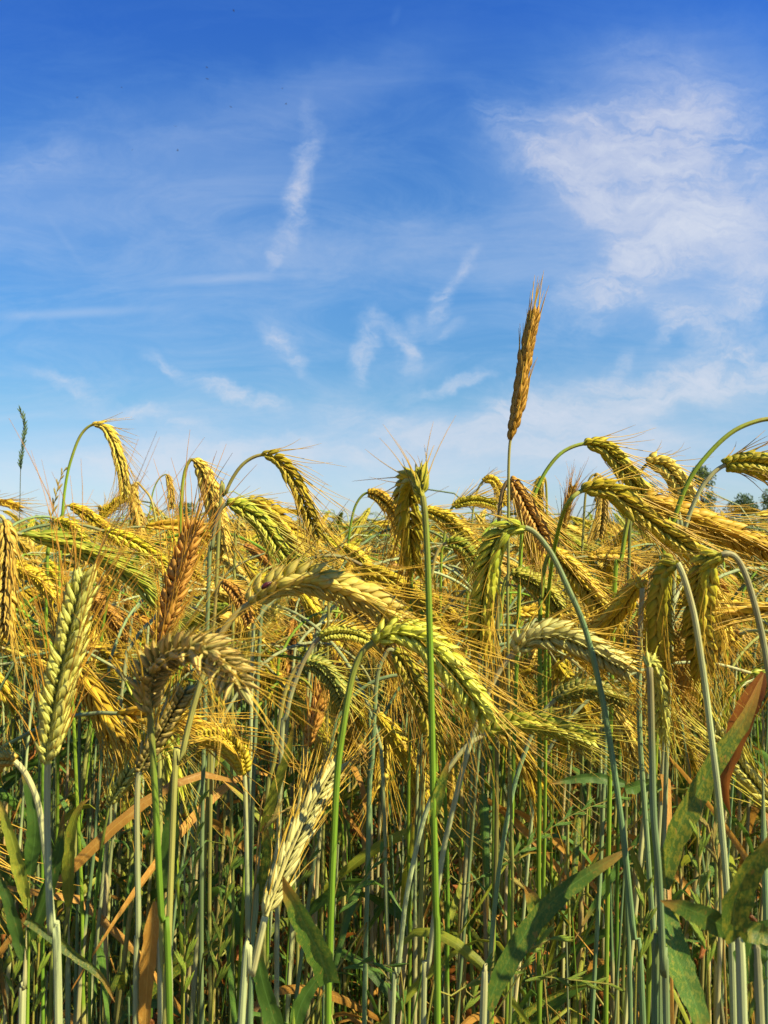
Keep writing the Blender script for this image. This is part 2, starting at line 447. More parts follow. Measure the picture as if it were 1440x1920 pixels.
def ear_mat(name, base, mid, tip, odd):
    """floret colours: base, middle, tip, and the odd floret"""
    k = NT(name); d = k.dat()
    c = k.mix(k.rng(d[0], .05, .45, smooth=True), base, mid)
    c = k.mix(k.rng(d[0], .5, .98, smooth=True), c, tip)
    n = k.noise(260, 3)
    c = k.mix(k.math('MULTIPLY', k.rng(d[1], .45, 1.0), .75), c, odd)
    c = k.mix(k.math('MULTIPLY', k.rng(n, .35, .75), .45), c, mid)
    # nerves along the husk: thin darker lines, pale dry margin
    st = k.math('ABSOLUTE', k.math('SINE', k.math('MULTIPLY', d[2], 9.42)))
    c = k.mix(k.math('MULTIPLY', k.rng(st, .45, .0), .5), c, tuple(x * .45 for x in mid))
    ed = k.math('ABSOLUTE', k.math('SUBTRACT', d[2], .5))
    c = k.mix(k.math('MULTIPLY', k.rng(ed, .24, .46), .6), c, tuple(min(.85, x * 1.22 + .025) for x in tip))
    hs = k.node('ShaderNodeHueSaturation'); k.link(c, hs.inputs['Color'])
    r = k.rand()
    k.link(k.rng(r, 0, 1, .485, .512), hs.inputs['Hue']); k.link(k.rng(k.math('FRACT', k.math('MULTIPLY', r, 7.3)), 0, 1, .8, 1.15), hs.inputs['Value'])
    return k.finish(hs.outputs[0], .5, .26, .25, st, .0003)


def awn_mat(name, a, b):
    k = NT(name); d = k.dat()
    c = k.mix(d[0], a, b); c = k.mix(k.math('MULTIPLY', d[1], .45), c, tuple(x * .6 for x in b))
    return k.finish(c, .42, .25, .35)


def stem_mat(name, low, high, neck):
    k = NT(name); d = k.dat()
    n = k.noise(60, 4, .6, (6, 6, .35)); n2 = k.noise(14, 2); n3 = k.noise(9, 5, .7, (3, 3, .6)); rn = k.rand()
    stripe = k.math('ABSOLUTE', k.math('SINE', k.math('MULTIPLY', d[2], 25.13)))
    c = k.mix(k.rng(d[0], .55, .05, smooth=True), low, high)
    c = k.mix(k.math('MULTIPLY', k.rng(d[0], .055, .0, smooth=True), k.rng(n2, .3, .7, .35, 1.0)), c, neck)
    c = k.mix(k.math('MULTIPLY', k.rng(n, .42, .68), .5), c, tuple(min(.9, x * 1.7) for x in high))
    c = k.mix(k.math('MULTIPLY', stripe, .28), c, tuple(x * .45 for x in low))
    sheath = k.math('MULTIPLY', k.rng(d[1], .2, .4), k.rng(d[1], .75, .6))
    c = k.mix(k.math('MULTIPLY', sheath, k.rng(rn, 0, 1, .15, .75)), c, tuple(min(.8, x * 1.25 + .04) for x in neck))
    c = k.mix(k.math('MULTIPLY', k.rng(n3, .55, .72), .65), c, (.34, .20, .045))
    c = k.mix(k.math('MULTIPLY', k.rng(d[1], .55, 1.0), .8), c, (.11, .085, .03))
    hs = k.node('ShaderNodeHueSaturation'); k.link(c, hs.inputs['Color']); k.link(k.rng(k.math('FRACT', k.math('MULTIPLY', rn, 5.7)), 0, 1, .7, 1.2), hs.inputs['Value'])
    k.link(k.rng(k.math('FRACT', k.math('MULTIPLY', rn, 11.1)), 0, 1, .475, .515), hs.inputs['Hue'])
    return k.finish(hs.outputs[0], .6, .08, .18, stripe, .00015)


def leaf_mat(name, green, spot, edge, amount, trans=.35):
    k = NT(name); d = k.dat()
    n = k.noise(760, 4, .75, (1, 1, .5)); n2 = k.noise(60, 5, .7); nr = k.noise(520, 2, .5, (1, 1, .4))
    rib = k.math('ABSOLUTE', k.math('SINE', k.math('MULTIPLY', d[2], 60.0)))
    c = k.mix(k.math('MULTIPLY', rib, .13), green, tuple(x * .55 for x in green))
    sp = k.math('MULTIPLY', k.rng(n, .60 - .13 * amount, .66 - .10 * amount), k.rng(n2, .62 - .34 * amount, .75 - .22 * amount, .15, 1))
    c = k.mix(k.math('MULTIPLY', sp, .85), c, spot)
    c = k.mix(k.math('MULTIPLY', k.rng(nr, .66, .72), .3 + .4 * amount), c, edge)
    c = k.mix(k.math('MULTIPLY', k.rng(n2, .35, .7), .35), c, tuple(x * 1.5 + .02 for x in green))
    tipf = k.math('MULTIPLY', k.rng(k.math('ADD', d[0], k.math('MULTIPLY', n2, .35)), 1.05 - .18 * amount, 1.22 - .12 * amount), .95)
    c = k.mix(tipf, c, edge)
    mid = k.rng(k.math('ABSOLUTE', k.math('SUBTRACT', d[2], .5)), .05, .0)
    c = k.mix(k.math('MULTIPLY', mid, .45), c, tuple(min(.8, x * 1.9 + .03) for x in green))
    hs = k.node('ShaderNodeHueSaturation'); k.link(c, hs.inputs['Color']); k.link(k.rng(k.rand(), 0, 1, .75, 1.25), hs.inputs['Value'])
    return k.finish(hs.outputs[0], .45, trans, .35, rib, .0002)


EAR = {
    'yellow': ear_mat('ear_yellow', (0.24, 0.27, 0.016), (0.616, 0.497, 0.017), (0.784, 0.542, 0.048), (0.448, 0.452, 0.021)),
    'green': ear_mat('ear_green', (0.13, 0.22, 0.022), (0.381, 0.429, 0.028), (0.672, 0.588, 0.067), (0.246, 0.339, 0.028)),
    'dark': ear_mat('ear_dark', (.07, .13, .022), (.19, .24, .035), (.46, .38, .06), (.12, .18, .035)),
    'straw': ear_mat('ear_straw', (0.34, 0.26, 0.025), (0.75, 0.542, 0.071), (0.82, 0.599, 0.095), (0.65, 0.384, 0.038)),
    'gold': ear_mat('ear_gold', (0.28, 0.23, 0.013), (0.638, 0.463, 0.019), (0.806, 0.52, 0.038), (0.605, 0.328, 0.019)),
    'cream': ear_mat('ear_cream', (.40, .42, .08), (.70, .65, .20), (.80, .70, .22), (.60, .57, .14)),
    'turning': ear_mat('ear_turning', (0.15, 0.22, 0.022), (0.403, 0.429, 0.028), (0.672, 0.565, 0.057), (0.627, 0.373, 0.028)),
    'lime': ear_mat('ear_lime', (.28, .36, .03), (.60, .58, .05), (.74, .64, .11), (.44, .48, .04)),
    'olive': ear_mat('ear_olive', (.16, .20, .05), (.40, .37, .09), (.72, .48, .12), (.30, .30, .08)),
    'umber': ear_mat('ear_umber', (.22, .26, .018), (.46, .41, .022), (.60, .44, .04), (.30, .16, .018)),
    'bronze': ear_mat('ear_bronze', (.22, .11, .012), (.46, .215, .02), (.60, .30, .035), (.34, .16, .02)),
    'rust': ear_mat('ear_rust', (.32, .17, .02), (.50, .28, .035), (.66, .38, .06), (.38, .15, .02)),
    'pale': ear_mat('ear_pale', (0.26, 0.31, 0.05), (0.60, 0.545, 0.10), (0.82, 0.68, 0.15), (0.426, 0.463, 0.085)),
    'blush': ear_mat('ear_blush', (0.3, 0.36, 0.03), (0.694, 0.588, 0.085), (0.82, 0.542, 0.133), (0.739, 0.429, 0.085)),
}
AWN = {
    'gold': awn_mat('awn_gold', (.70, .49, .04), (.74, .44, .05)),
    'rust': awn_mat('awn_rust', (.62, .34, .035), (.60, .28, .035)),
    'green': awn_mat('awn_green', (.50, .48, .05), (.66, .50, .06)),
    'amber': awn_mat('awn_amber', (.46, .30, .025), (.52, .28, .03)),
    'dark': awn_mat('awn_dark', (.20, .17, .08), (.16, .12, .07)),
}
EAR_AWN = {'yellow': 'gold', 'green': 'green', 'dark': 'green', 'straw': 'gold', 'gold': 'gold', 'rust': 'rust', 'bronze': 'gold', 'olive': 'gold', 'lime': 'gold', 'turning': 'gold', 'umber': 'amber', 'cream': 'gold', 'pale': 'green', 'blush': 'gold'}
STEM = {
    'blue': stem_mat('stem_blue', (.10, .18, .055), (.19, .28, .11), (.42, .31, .11)),
    'green': stem_mat('stem_green', (.12, .22, .02), (.18, .30, .022), (.36, .27, .07)),
    'pale': stem_mat('stem_pale', (.20, .27, .085), (.36, .40, .17), (.50, .38, .14)),
    'tan': stem_mat('stem_tan', (.17, .22, .04), (.30, .30, .07), (.50, .34, .10)),
}
LEAF = {
    'green': leaf_mat('leaf_green', (.075, .16, .018), (.17, .22, .035), (.44, .22, .04), .55, .3),
    'spotted': leaf_mat('leaf_spotted', (.085, .15, .015), (.38, .33, .025), (.50, .24, .04), 1.0),
    'mottled': leaf_mat('leaf_mottled', (.085, .175, .02), (.30, .31, .03), (.48, .26, .04), .8, .35),
    'yellow': leaf_mat('leaf_yellow', (.26, .30, .025), (.45, .38, .03), (.52, .26, .04), .7),
    'dry': leaf_mat('leaf_dry', (.46, .23, .035), (.60, .42, .10), (.34, .11, .015), .6),
    'rusty': leaf_mat('leaf_rusty', (.36, .12, .018), (.48, .22, .03), (.22, .07, .015), .6),
}


# ------------------------------------------------------------------ things
def empty(name, loc):
    o = bpy.data.objects.new(name, None); COL.objects.link(o); o.location = Vector(loc); o.empty_display_size = .05
    return o


def tag(o, label=None, cat=None, group=None, kind=None):
    for k, v in (('label', label), ('category', cat), ('group', group), ('kind', kind)):
        if v: o[k] = v
    return o


def down_to_ground(pts):
    """continue a traced stalk from its lowest visible point to the soil"""
    a = np.asarray(pts[0]); b = np.asarray(pts[1])
    dirn = (a - b) / max(1e-6, abs(a[2] - b[2]))
    g = []
    for f in (.0, .35, .7):
        z = a[2] * f
        h = a[2] - z
        g.append(np.array([a[0] + dirn[0] * h * .22, a[1] + dirn[1] * h * .22, z]))
    return g + [np.asarray(p) for p in pts]


GROUP_RYE = 'rye plants in the front of the field'
HEROES = []            # (px, py, short phrase, object)


def hero(label, land, d, stem, ear, w, pal='yellow', smat='blue', dt=0.0, roll=0.0, awn=.5, spread=1.0, nodes=34, rs=1.0, leaves=(), awnc=None, db=0.0, seed=None, knots=(), plump=1.0, flen=5.0, close=0.0, grad=0.0):
    """stem: photo points ground end first; ear: photo points base to tip; dt = how much farther the tip is, db = how much farther the stalk's foot is"""
    seed = len(HEROES) * 13 + 5 if seed is None else seed
    m = len(stem)
    sp = [P3(x, y, d + db * (1 - i / max(1, m - 1))) for i, (x, y) in enumerate(stem)]
    ep = [P3(x, y, d + dt * (i / (len(ear) - 1)) ** 1.3) for i, (x, y) in enumerate(ear)]
    full = down_to_ground(sp + [ep[0]])
    root = empty('rye_plant', full[0])
    tag(root, label, 'rye plant', GROUP_RYE)
    # stalk
    s_all = spline(full, 80); tot = plen(s_all)
    kn = [((z - full[0][2]) / 1.0) for z in knots] if knots else [.25, .55]
    stem_geo(full, .00125 * rs, .0017 * rs, kn, 9, 150, ep[1], 1.7).build('stem', STEM[smat], root, full[0])
    W = w * d / FOC
    eg, ag = ear_geo(spline(ep, 40, full[-2] + (ep[0] - full[-2]) * .5), W, roll, nodes, awn, spread, True, seed, plump=plump, flen=flen, close=close, grad=grad, awn_r=float(np.clip(d * .0007, .00018, .0003)))
    eo = eg.build('ear', EAR[pal], root, full[0])
    ag.build('awns', AWN[awnc or EAR_AWN[pal]], eo, full[0])
    for j, lf in enumerate(leaves):
        pts, lw, lm = lf[0], lf[1], lf[2]
        kw = lf[3] if len(lf) > 3 else {}
        kw = dict(kw); ld = kw.pop('d', d); ldt = kw.pop('dt', 0.0)
        lp = [P3(x, y, ld + ldt * i / (len(pts) - 1)) for i, (x, y) in enumerate(pts)]
        leaf_geo(lp, lw * ld / FOC, seed=seed + j, **kw).build('leaf', LEAF[lm], root, full[0])
    cx = sum(p[0] for p in ear) / len(ear); cy = sum(p[1] for p in ear) / len(ear)
    HEROES.append((cx, cy, land, root, d))
    return root


R90 = math.pi / 2
exec_heroes = True
# ---- skyline and upper row
hero('slender straw ear nodding right from the tall thin arch against the sky at far left', 'tall thin arch at far left', .72,
     [(112, 1060), (117, 960), (125, 895), (137, 850), (152, 815)], [(172, 797), (195, 801), (213, 828), (226, 868), (233, 905), (234, 936)], 24, 'straw', 'green', awn=.42, spread=.9)
hero('straw-gold rye ear hanging steeply from a short hooked stalk, left of the centre arch', 'steeply hanging straw-gold ear', .60,
     [(338, 1060), (340, 940), (345, 892), (352, 870)], [(362, 862), (380, 882), (395, 922), (408, 970), (417, 1020), (421, 1046)], 36, 'straw', 'green', roll=.3, awn=.45)
hero('yellow-green rye ear nodding right from the high arch above the left half of the field', 'high yellow arch left of centre', .56,
     [(410, 1000), (422, 930), (440, 890), (462, 865)], [(490, 853), (517, 860), (546, 892), (570, 942), (590, 990), (604, 1020)], 32, 'yellow', 'tan', awn=.55, spread=1.1)
hero('small thin straw ear on a dark hooked stalk, left of the hanging straw-gold ear', 'small thin hooked ear', 1.35,
     [(276, 1010), (281, 960), (287, 922), (298, 898)], [(312, 890), (318, 905), (321, 930), (322, 958)], 14, 'straw', 'green', awn=.4)
hero('bright yellow-green braided ear sloping down to the right under the high left arch', 'bright braided ear below the high left arch', .47,
     [(392, 1130), (398, 1030), (408, 970)], [(425, 945), (455, 952), (490, 980), (525, 1028), (560, 1066)], 42, 'green', 'blue', dt=.02, roll=.2)
hero('golden rye ear running just behind and parallel to the bright braided ear', 'golden ear parallel to the braided one', .62,
     [(440, 1090), (446, 1000), (452, 950)], [(465, 938), (498, 950), (535, 985), (568, 1030), (598, 1075)], 36, 'gold', 'tan', roll=1.0)
hero('straw ear hanging limply beneath the tip of the tall thin arch', 'limp straw ear below the thin arch', .85,
     [(300, 1100), (296, 1000), (285, 940), (268, 915)], [(255, 905), (250, 928), (256, 960), (265, 1000), (272, 1030)], 24, 'straw', 'tan', roll=.8)
hero('short gold ear tilted up to the right beneath the thin arch at left', 'short tilted ear at left', .95,
     [(176, 1090), (180, 1020), (184, 985)], [(190, 972), (205, 955), (222, 940), (244, 930)], 20, 'gold', 'tan')
hero('yellow-green ear dropping right beside the thin arch stalk at far left', 'yellow-green ear beside the thin stalk', .62,
     [(88, 1120), (90, 1040), (94, 995)], [(102, 978), (128, 984), (152, 1010), (168, 1050)], 24, 'yellow', 'green', roll=.4)
hero('golden ear bending right above the yellow-green one at far left', 'golden bending ear at far left', .80,
     [(112, 1080), (116, 990), (120, 958)], [(130, 948), (165, 966), (200, 995), (238, 1022)], 25, 'gold', 'tan', roll=.2)
hero('thick straw-orange ear hanging straight down at the left edge', 'straw ear hanging at the left edge', .52,
     [(-30, 1100), (-26, 1020), (-16, 980), (-4, 968)], [(8, 975), (14, 1020), (12, 1080), (10, 1140), (12, 1205)], 36, 'straw', 'tan', spread=1.1, plump=1.05)
hero('pale yellow ear lying across the left edge behind the hanging straw ear', 'pale yellow ear lying at left edge', .60,
     [(-40, 1180), (-36, 1100), (-20, 1065)], [(0, 1052), (40, 1068), (78, 1090), (108, 1130)], 32, 'yellow', 'blue', roll=.7)
hero('large upright braided ear with cream and olive husks, standing at far left', 'large upright braided ear', .28,
     [(112, 1920), (98, 1750), (91, 1600), (89, 1500)], [(90, 1432), (98, 1370), (112, 1290), (130, 1205), (148, 1125), (164, 1052)], 60, 'pale', 'pale', awn=.62, awnc='rust', spread=1.0, rs=.95, plump=.95, nodes=38)
hero('rust-brown shaggy ear standing upright inside a veil of orange awns', 'rust-brown shaggy ear', .43,
     [(300, 1500), (296, 1380), (294, 1290)], [(298, 1215), (312, 1160), (334, 1085), (354, 1015), (370, 965)], 44, 'rust', 'tan', awn=.55, awnc='rust', spread=1.1, roll=1.2)
hero('shaggy grey-green ear bowed like a caterpillar toward the viewer, nearest of the left ears', 'caterpillar-bowed ear', .27,
     [(314, 1920), (300, 1720), (291, 1520), (285, 1400)], [(281, 1335), (279, 1280), (302, 1236), (348, 1216), (398, 1230), (436, 1266), (458, 1308)], 66, 'olive', 'green', dt=-.035, awn=.40, rs=.9, roll=.8, spread=1.3, nodes=44, flen=6.4, plump=.72)
hero('straw-green ear leaning right out of the shade below the caterpillar-bowed ear', 'leaning ear below the caterpillar', .34,
     [(252, 1920), (258, 1750), (257, 1600), (257, 1500)], [(262, 1445), (288, 1395), (322, 1335), (356, 1280)], 44, 'olive', 'pale', roll=.4)
hero('nodding ear cut by the left edge on a bent pale stalk', 'bent stalk at the left edge', .30,
     [(112, 1920), (98, 1720), (84, 1590), (72, 1510), (52, 1458)], [(28, 1428), (4, 1424), (-22, 1450), (-40, 1500)], 46, 'straw', 'pale', rs=.9)
hero('tiny cream ear with fine awns standing left of the lower green stalk', 'tiny cream ear', .46,
     [(168, 1920), (176, 1760), (190, 1600), (200, 1535)], [(205, 1510), (218, 1486), (234, 1462), (246, 1438)], 30, 'pale', 'green', nodes=18, awn=.7, rs=.7)
hero('curled yellow ear with its tip turned left, low behind the green stalk', 'curled yellow ear', .42,
     [(462, 1920), (462, 1720), (461, 1560)], [(458, 1450), (446, 1412), (412, 1384), (362, 1384)], 44, 'yellow', 'pale', awn=.5, roll=.9, spread=1.1)
hero('pale cream ear rising to the right before dark stalks, low at centre left', 'pale cream rising ear', .285,
     [(452, 1920), (472, 1830), (490, 1750)], [(498, 1718), (514, 1672), (542, 1600), (575, 1530), (608, 1470), (634, 1428)], 56, 'cream', 'pale', dt=.05, awn=.55, spread=1.0, rs=1.05, awnc='gold', roll=.45, plump=.74, flen=6.2)
# ---- middle
hero('big blushing ear arched over the middle from a pinkish stalk, with a beetle on it', 'big blushing arched ear', .32,
     [(322, 1560), (340, 1420), (372, 1290), (405, 1205), (440, 1155)], [(470, 1130), (502, 1106), (560, 1088), (622, 1097), (692, 1125), (742, 1160), (772, 1202)], 62, 'blush', 'tan', grad=.8, awn=.6, spread=1.05, roll=.9)
hero('small lime ear pointing right just under the big blushing ear', 'small lime ear', .40,
     [(528, 1500), (540, 1340), (560, 1265), (580, 1222)], [(600, 1196), (632, 1186), (668, 1190), (698, 1203)], 46, 'lime', 'pale', awn=.5)
hero('dark green ear hanging in shade below the small lime ear', 'dark hanging ear below the lime one', .44,
     [(498, 1600), (515, 1430), (530, 1320), (545, 1270)], [(568, 1243), (600, 1250), (630, 1283), (650, 1335)], 44, 'dark', 'tan', roll=.5)
hero('lime-green ear bowing right from a curved stalk that carries a broad flag leaf low down', 'lime bowing ear at centre', .312,
     [(615, 1920), (617, 1830), (622, 1640), (631, 1460), (642, 1370), (660, 1270), (680, 1222)], [(702, 1204), (732, 1186), (772, 1190), (812, 1216), (852, 1256), (890, 1310), (922, 1362)], 56, 'lime', 'green', grad=.3, awn=.5, roll=.35, spread=1.1, rs=1.05,
     leaves=[([(618, 1842), (600, 1790), (572, 1735), (545, 1680), (530, 1642)], 48, 'mottled', dict(d=.295, dt=-.02, fold=.3, base_w=.85))])
hero('brown-gold ear drooping in the shade beneath the lime bowing ear', 'brown-gold ear under the lime one', .45,
     [(690, 1600), (698, 1420), (706, 1280), (720, 1232)], [(738, 1220), (772, 1268), (802, 1340), (820, 1420)], 50, 'umber', 'blue', grad=.6, awn=.6)
hero('golden-brown upright ear, the tallest of all, standing alone against the sky', 'tallest upright ear', .42,
     [(948, 1250), (951, 1060), (953, 940), (954, 870)], [(957, 825), (966, 785), (980, 705), (990, 645), (999, 602), (1002, 572)], 31, 'bronze', 'tan', awn=.24, spread=.62, roll=.7, rs=.62, seed=3, close=1.0, plump=1.1)
hero('ear folded over behind its bright green stalk at centre, yellow husks on top', 'folded ear on the bright green stalk', .282,
     [(819, 1920), (815, 1720), (809, 1500), (806, 1300), (803, 1120), (799, 1000)], [(793, 932), (786, 902), (776, 893), (766, 915), (766, 970), (770, 1030), (778, 1085)], 46, 'umber', 'green', grad=1.0, dt=.06, awn=.45, spread=1.25, rs=.95,
     leaves=[([(812, 1530), (822, 1490), (834, 1450), (842, 1425)], 22, 'spotted', dict(fold=.5))])
hero('small gold ear on a hooked stalk left of the folded ear', 'small hooked ear left of the folded one', .78,
     [(640, 1150), (650, 1040), (660, 970), (672, 938)], [(690, 924), (716, 934), (740, 964), (752, 1000)], 34, 'gold', 'green', roll=.3)
hero('heavy green ear hanging down from a thick pale arch right of centre', 'heavy ear on the thick pale arch', .33,
     [(1205, 1920), (1188, 1760), (1172, 1600), (1153, 1450), (1128, 1300), (1098, 1180), (1066, 1104), (1036, 1042), (1008, 1004)], [(985, 990), (950, 992), (926, 1030), (914, 1085), (905, 1145), (902, 1200), (906, 1240)], 52, 'turning', 'blue', grad=1.0, awn=.45, spread=1.0, rs=.98, dt=.02)
hero('orange-straw ear hanging to the right at the foot of the tallest upright ear', 'orange-straw ear below the tallest one', .46,
     [(930, 1120), (934, 1000), (940, 930)], [(956, 900), (972, 925), (992, 962), (1012, 1000), (1026, 1040)], 46, 'rust', 'tan', roll=0, plump=1.05, awnc='gold')
hero('bright golden ear sloping down behind the thick pale arch', 'golden ear behind the thick arch', .46,
     [(1012, 1250), (1016, 1120), (1022, 1060)], [(1036, 1036), (1064, 1062), (1098, 1100), (1130, 1138), (1150, 1170)], 50, 'yellow', 'green', roll=.5)
hero('long bright braided ear sloping right across the right half, in front of its neighbours', 'long bright braided ear', .37,
     [(1018, 1320), (1022, 1160), (1032, 1060), (1048, 985), (1066, 942)], [(1092, 920), (1132, 917), (1180, 946), (1230, 985), (1282, 1022), (1334, 1056)], 50, 'yellow', 'green', awn=.5, roll=.15, plump=1.06, db=.12, rs=.85)
hero('yellow ear nodding right from the high arch right of the tallest ear', 'high yellow arch at right', .52,
     [(975, 1060), (988, 970), (1003, 925), (1026, 880), (1056, 847)], [(1096, 832), (1130, 839), (1162, 870), (1192, 908), (1222, 942), (1250, 972)], 42, 'yellow', 'green', awn=.5, roll=.3)
hero('stubby ear with round pale grains above the long braided ear', 'stubby ear with round grains', .62,
     [(1180, 1060), (1188, 960), (1198, 895)], [(1214, 870), (1240, 870), (1264, 892), (1284, 924), (1300, 958)], 42, 'straw', 'tan', nodes=26, plump=1.2, roll=.4)
hero('dark yellow ear leaving the right edge from a low pale arch', 'ear on the low arch at right edge', .40,
     [(1262, 1100), (1282, 1000), (1305, 935), (1330, 895)], [(1360, 872), (1400, 868), (1445, 878), (1490, 905), (1530, 950)], 58, 'umber', 'pale', grad=.3, awn=.6, rs=.9)
hero('ear out of frame on the highest green arch leaving the right edge', 'highest green arch at right edge', .40,
     [(1240, 1120), (1262, 985), (1290, 905), (1325, 855), (1370, 812), (1415, 791)], [(1456, 786), (1500, 800), (1545, 840), (1580, 900), (1600, 960)], 44, 'yellow', 'green', rs=.95)
hero('long level ear with a fan of yellow awns behind the long braided ear at right', 'level ear with fanned awns', .46,
     [(1150, 1180), (1165, 1050), (1182, 960)], [(1206, 934), (1260, 956), (1330, 986), (1400, 1012), (1470, 1045)], 50, 'gold', 'green', awn=.65, roll=.9)
hero('brown shaggy ear hanging shaded behind its pale hooked stalk at lower right', 'left hooked shaggy ear', .30,
     [(1372, 1920), (1362, 1700), (1348, 1520), (1332, 1380), (1316, 1250), (1298, 1140)], [(1270, 1056), (1246, 1070), (1236, 1130), (1238, 1200), (1246, 1290)], 58, 'umber', 'pale', grad=.9, awn=.45, dt=.03, roll=.8, rs=.95)
hero('brown shaggy ear hanging left from the rightmost pale hooked stalk', 'right hooked shaggy ear', .30,
     [(1470, 1620), (1458, 1380), (1438, 1230), (1418, 1140), (1396, 1072), (1376, 1042)], [(1354, 1040), (1326, 1056), (1312, 1115), (1310, 1190), (1320, 1280)], 56, 'umber', 'pale', grad=.9, awn=.45, dt=.03, roll=.3, rs=.95)
hero('whitish-green ear arching right from a thin grey stalk, striped by stalk shadows', 'whitish arched ear', .35,
     [(797, 1920), (806, 1820), (830, 1620), (846, 1540), (870, 1440), (890, 1370), (920, 1290), (945, 1246)], [(966, 1222), (992, 1196), (1042, 1190), (1092, 1206), (1142, 1236), (1192, 1264)], 52, 'cream', 'pale', awn=.5, spread=1.05, roll=.5, awnc='gold', rs=.95)
hero('dark green ear lying level across the dark stalks, lower right of centre', 'dark level ear', .40,
     [(737, 1920), (746, 1830), (760, 1700), (776, 1615), (800, 1520), (832, 1455), (872, 1402)], [(914, 1375), (950, 1356), (1002, 1356), (1062, 1372), (1122, 1398)], 46, 'green', 'pale', awn=.5, roll=1.1)
hero('dark ear half hidden behind the blue-green arch, above the dark level ear', 'half hidden dark ear', .44,
     [(915, 1920), (920, 1805), (930, 1680), (945, 1570), (965, 1470), (990, 1395), (1012, 1345)], [(1042, 1312), (1080, 1292), (1132, 1297), (1184, 1318)], 44, 'dark', 'blue', awn=.45, roll=.8)
hero('small crumpled ear tucked behind a stout upright stalk at lower right', 'crumpled ear on a stout stalk', .29,
     [(1252, 1920), (1245, 1830), (1234, 1630), (1225, 1530), (1222, 1405), (1220, 1310)], [(1218, 1252), (1218, 1238), (1228, 1256), (1238, 1310), (1246, 1392)], 30, 'pale', 'blue', dt=.04, nodes=24, awn=.35)
hero('dark gold ear drooping left from an upright blue stalk at right', 'ear drooping left at right', .38,
     [(1226, 1920), (1216, 1640), (1203, 1420), (1200, 1300), (1202, 1160)], [(1204, 1104), (1196, 1096), (1166, 1136), (1122, 1186), (1090, 1215)], 40, 'gold', 'blue', dt=.05)
hero('pale straw ear lying head up at the lower right edge', 'pale ear at lower right edge', .38,
     [(1530, 1920), (1520, 1760), (1500, 1620)], [(1470, 1540), (1432, 1492), (1388, 1438), (1338, 1364)], 44, 'pale', 'blue', awn=.7, spread=.9)
hero('straw ear hanging straight down in the gap left of the long braided ear', 'straw ear in the gap', .82,
     [(1090, 1130), (1094, 990), (1100, 915)], [(1114, 890), (1126, 912), (1128, 960), (1122, 1015)], 26, 'straw', 'tan')
hero('thin orange ear pointing upward in the gap right of the thick arch', 'thin orange upright ear', .85,
     [(1040, 1150), (1044, 1070)], [(1048, 1018), (1058, 970), (1068, 935), (1076, 905)], 18, 'rust', 'tan', spread=.8, awn=.4)
hero('small green-gold ear hanging left of the high right arch stalk', 'small ear left of the right arch', .80,
     [(1030, 1100), (1026, 980), (1024, 910)], [(1018, 894), (1010, 910), (1008, 940), (1012, 980)], 24, 'yellow', 'green')
hero('small gold ear on a dark hook right of the folded ear', 'small gold hooked ear', .90,
     [(878, 1080), (885, 980), (892, 930)], [(906, 902), (924, 900), (938, 922), (946, 955)], 26, 'gold', 'tan')
hero('pale yellow ear leaning right at the skyline, right of the folded ear', 'pale skyline ear', .75,
     [(826, 1120), (832, 1020), (840, 970)], [(850, 950), (875, 940), (905, 940), (936, 950)], 26, 'yellow', 'green', awn=.6)
hero('yellow-green ear sloping down right just behind the bright green stalk', 'yellow ear behind the green stalk', .60,
     [(770, 1180), (774, 1040), (780, 975)], [(796, 958), (830, 970), (866, 1000), (896, 1042)], 36, 'yellow', 'green', roll=.3)
hero('green ear with silver edges hooked below the skyline, right of the bright green stalk', 'silver-edged hooked ear', .58,
     [(800, 1200), (810, 1080), (820, 1035)], [(838, 1018), (866, 1022), (890, 1054), (906, 1096)], 36, 'green', 'tan', roll=.2)
hero('green ear hanging right under the heavy ear, left of the tallest stalk foot', 'green ear under the heavy one', .50,
     [(930, 1300), (938, 1160), (946, 1095)], [(960, 1076), (992, 1086), (1030, 1114), (1058, 1155)], 40, 'green', 'green', roll=.6)
hero('yellow ear drooping below the hooked ear left of centre', 'yellow ear below the hooked one', .68,
     [(614, 1200), (622, 1090), (630, 1040)], [(644, 1026), (668, 1040), (690, 1070), (704, 1110)], 32, 'yellow', 'tan', roll=.5)
hero('orange ear hanging behind the stalk of the big blushing ear', 'orange ear behind the blushing stalk', .55,
     [(398, 1300), (402, 1160), (408, 1105)], [(418, 1092), (440, 1108), (458, 1138), (470, 1175)], 36, 'rust', 'tan', roll=.1, awnc='gold')
# ---- leafy stalks whose ears lie outside or above the frame
LEAFY = []


def leafy(label, d, stem, leaves, smat='green', rs=1.0, knots=None):
    """a rye shoot: sheathed stalk that ends in flag leaves"""
    sp = [P3(x, y, d) for x, y in stem]
    full = down_to_ground(sp)
    root = empty('rye_shoot', full[0]); tag(root, label, 'rye shoot')
    stem_geo(full, .0016 * rs, .0020 * rs, [.3, .6] if knots is None else knots, 9, 120, None, 1.8, .035).build('stem', STEM[smat], root, full[0])
    for j, lf in enumerate(leaves):
        kw = dict(lf[3]) if len(lf) > 3 else {}
        ld = kw.pop('d', d); ldt = kw.pop('dt', 0.0)
        lp = [P3(x, y, ld + ldt * i / (len(lf[0]) - 1)) for i, (x, y) in enumerate(lf[0])]
        leaf_geo(lp, lf[1] * ld / FOC, seed=len(LEAFY) * 7 + j, n=22, **kw).build('leaf', LEAF[lf[2]], root, full[0])
    LEAFY.append(root)


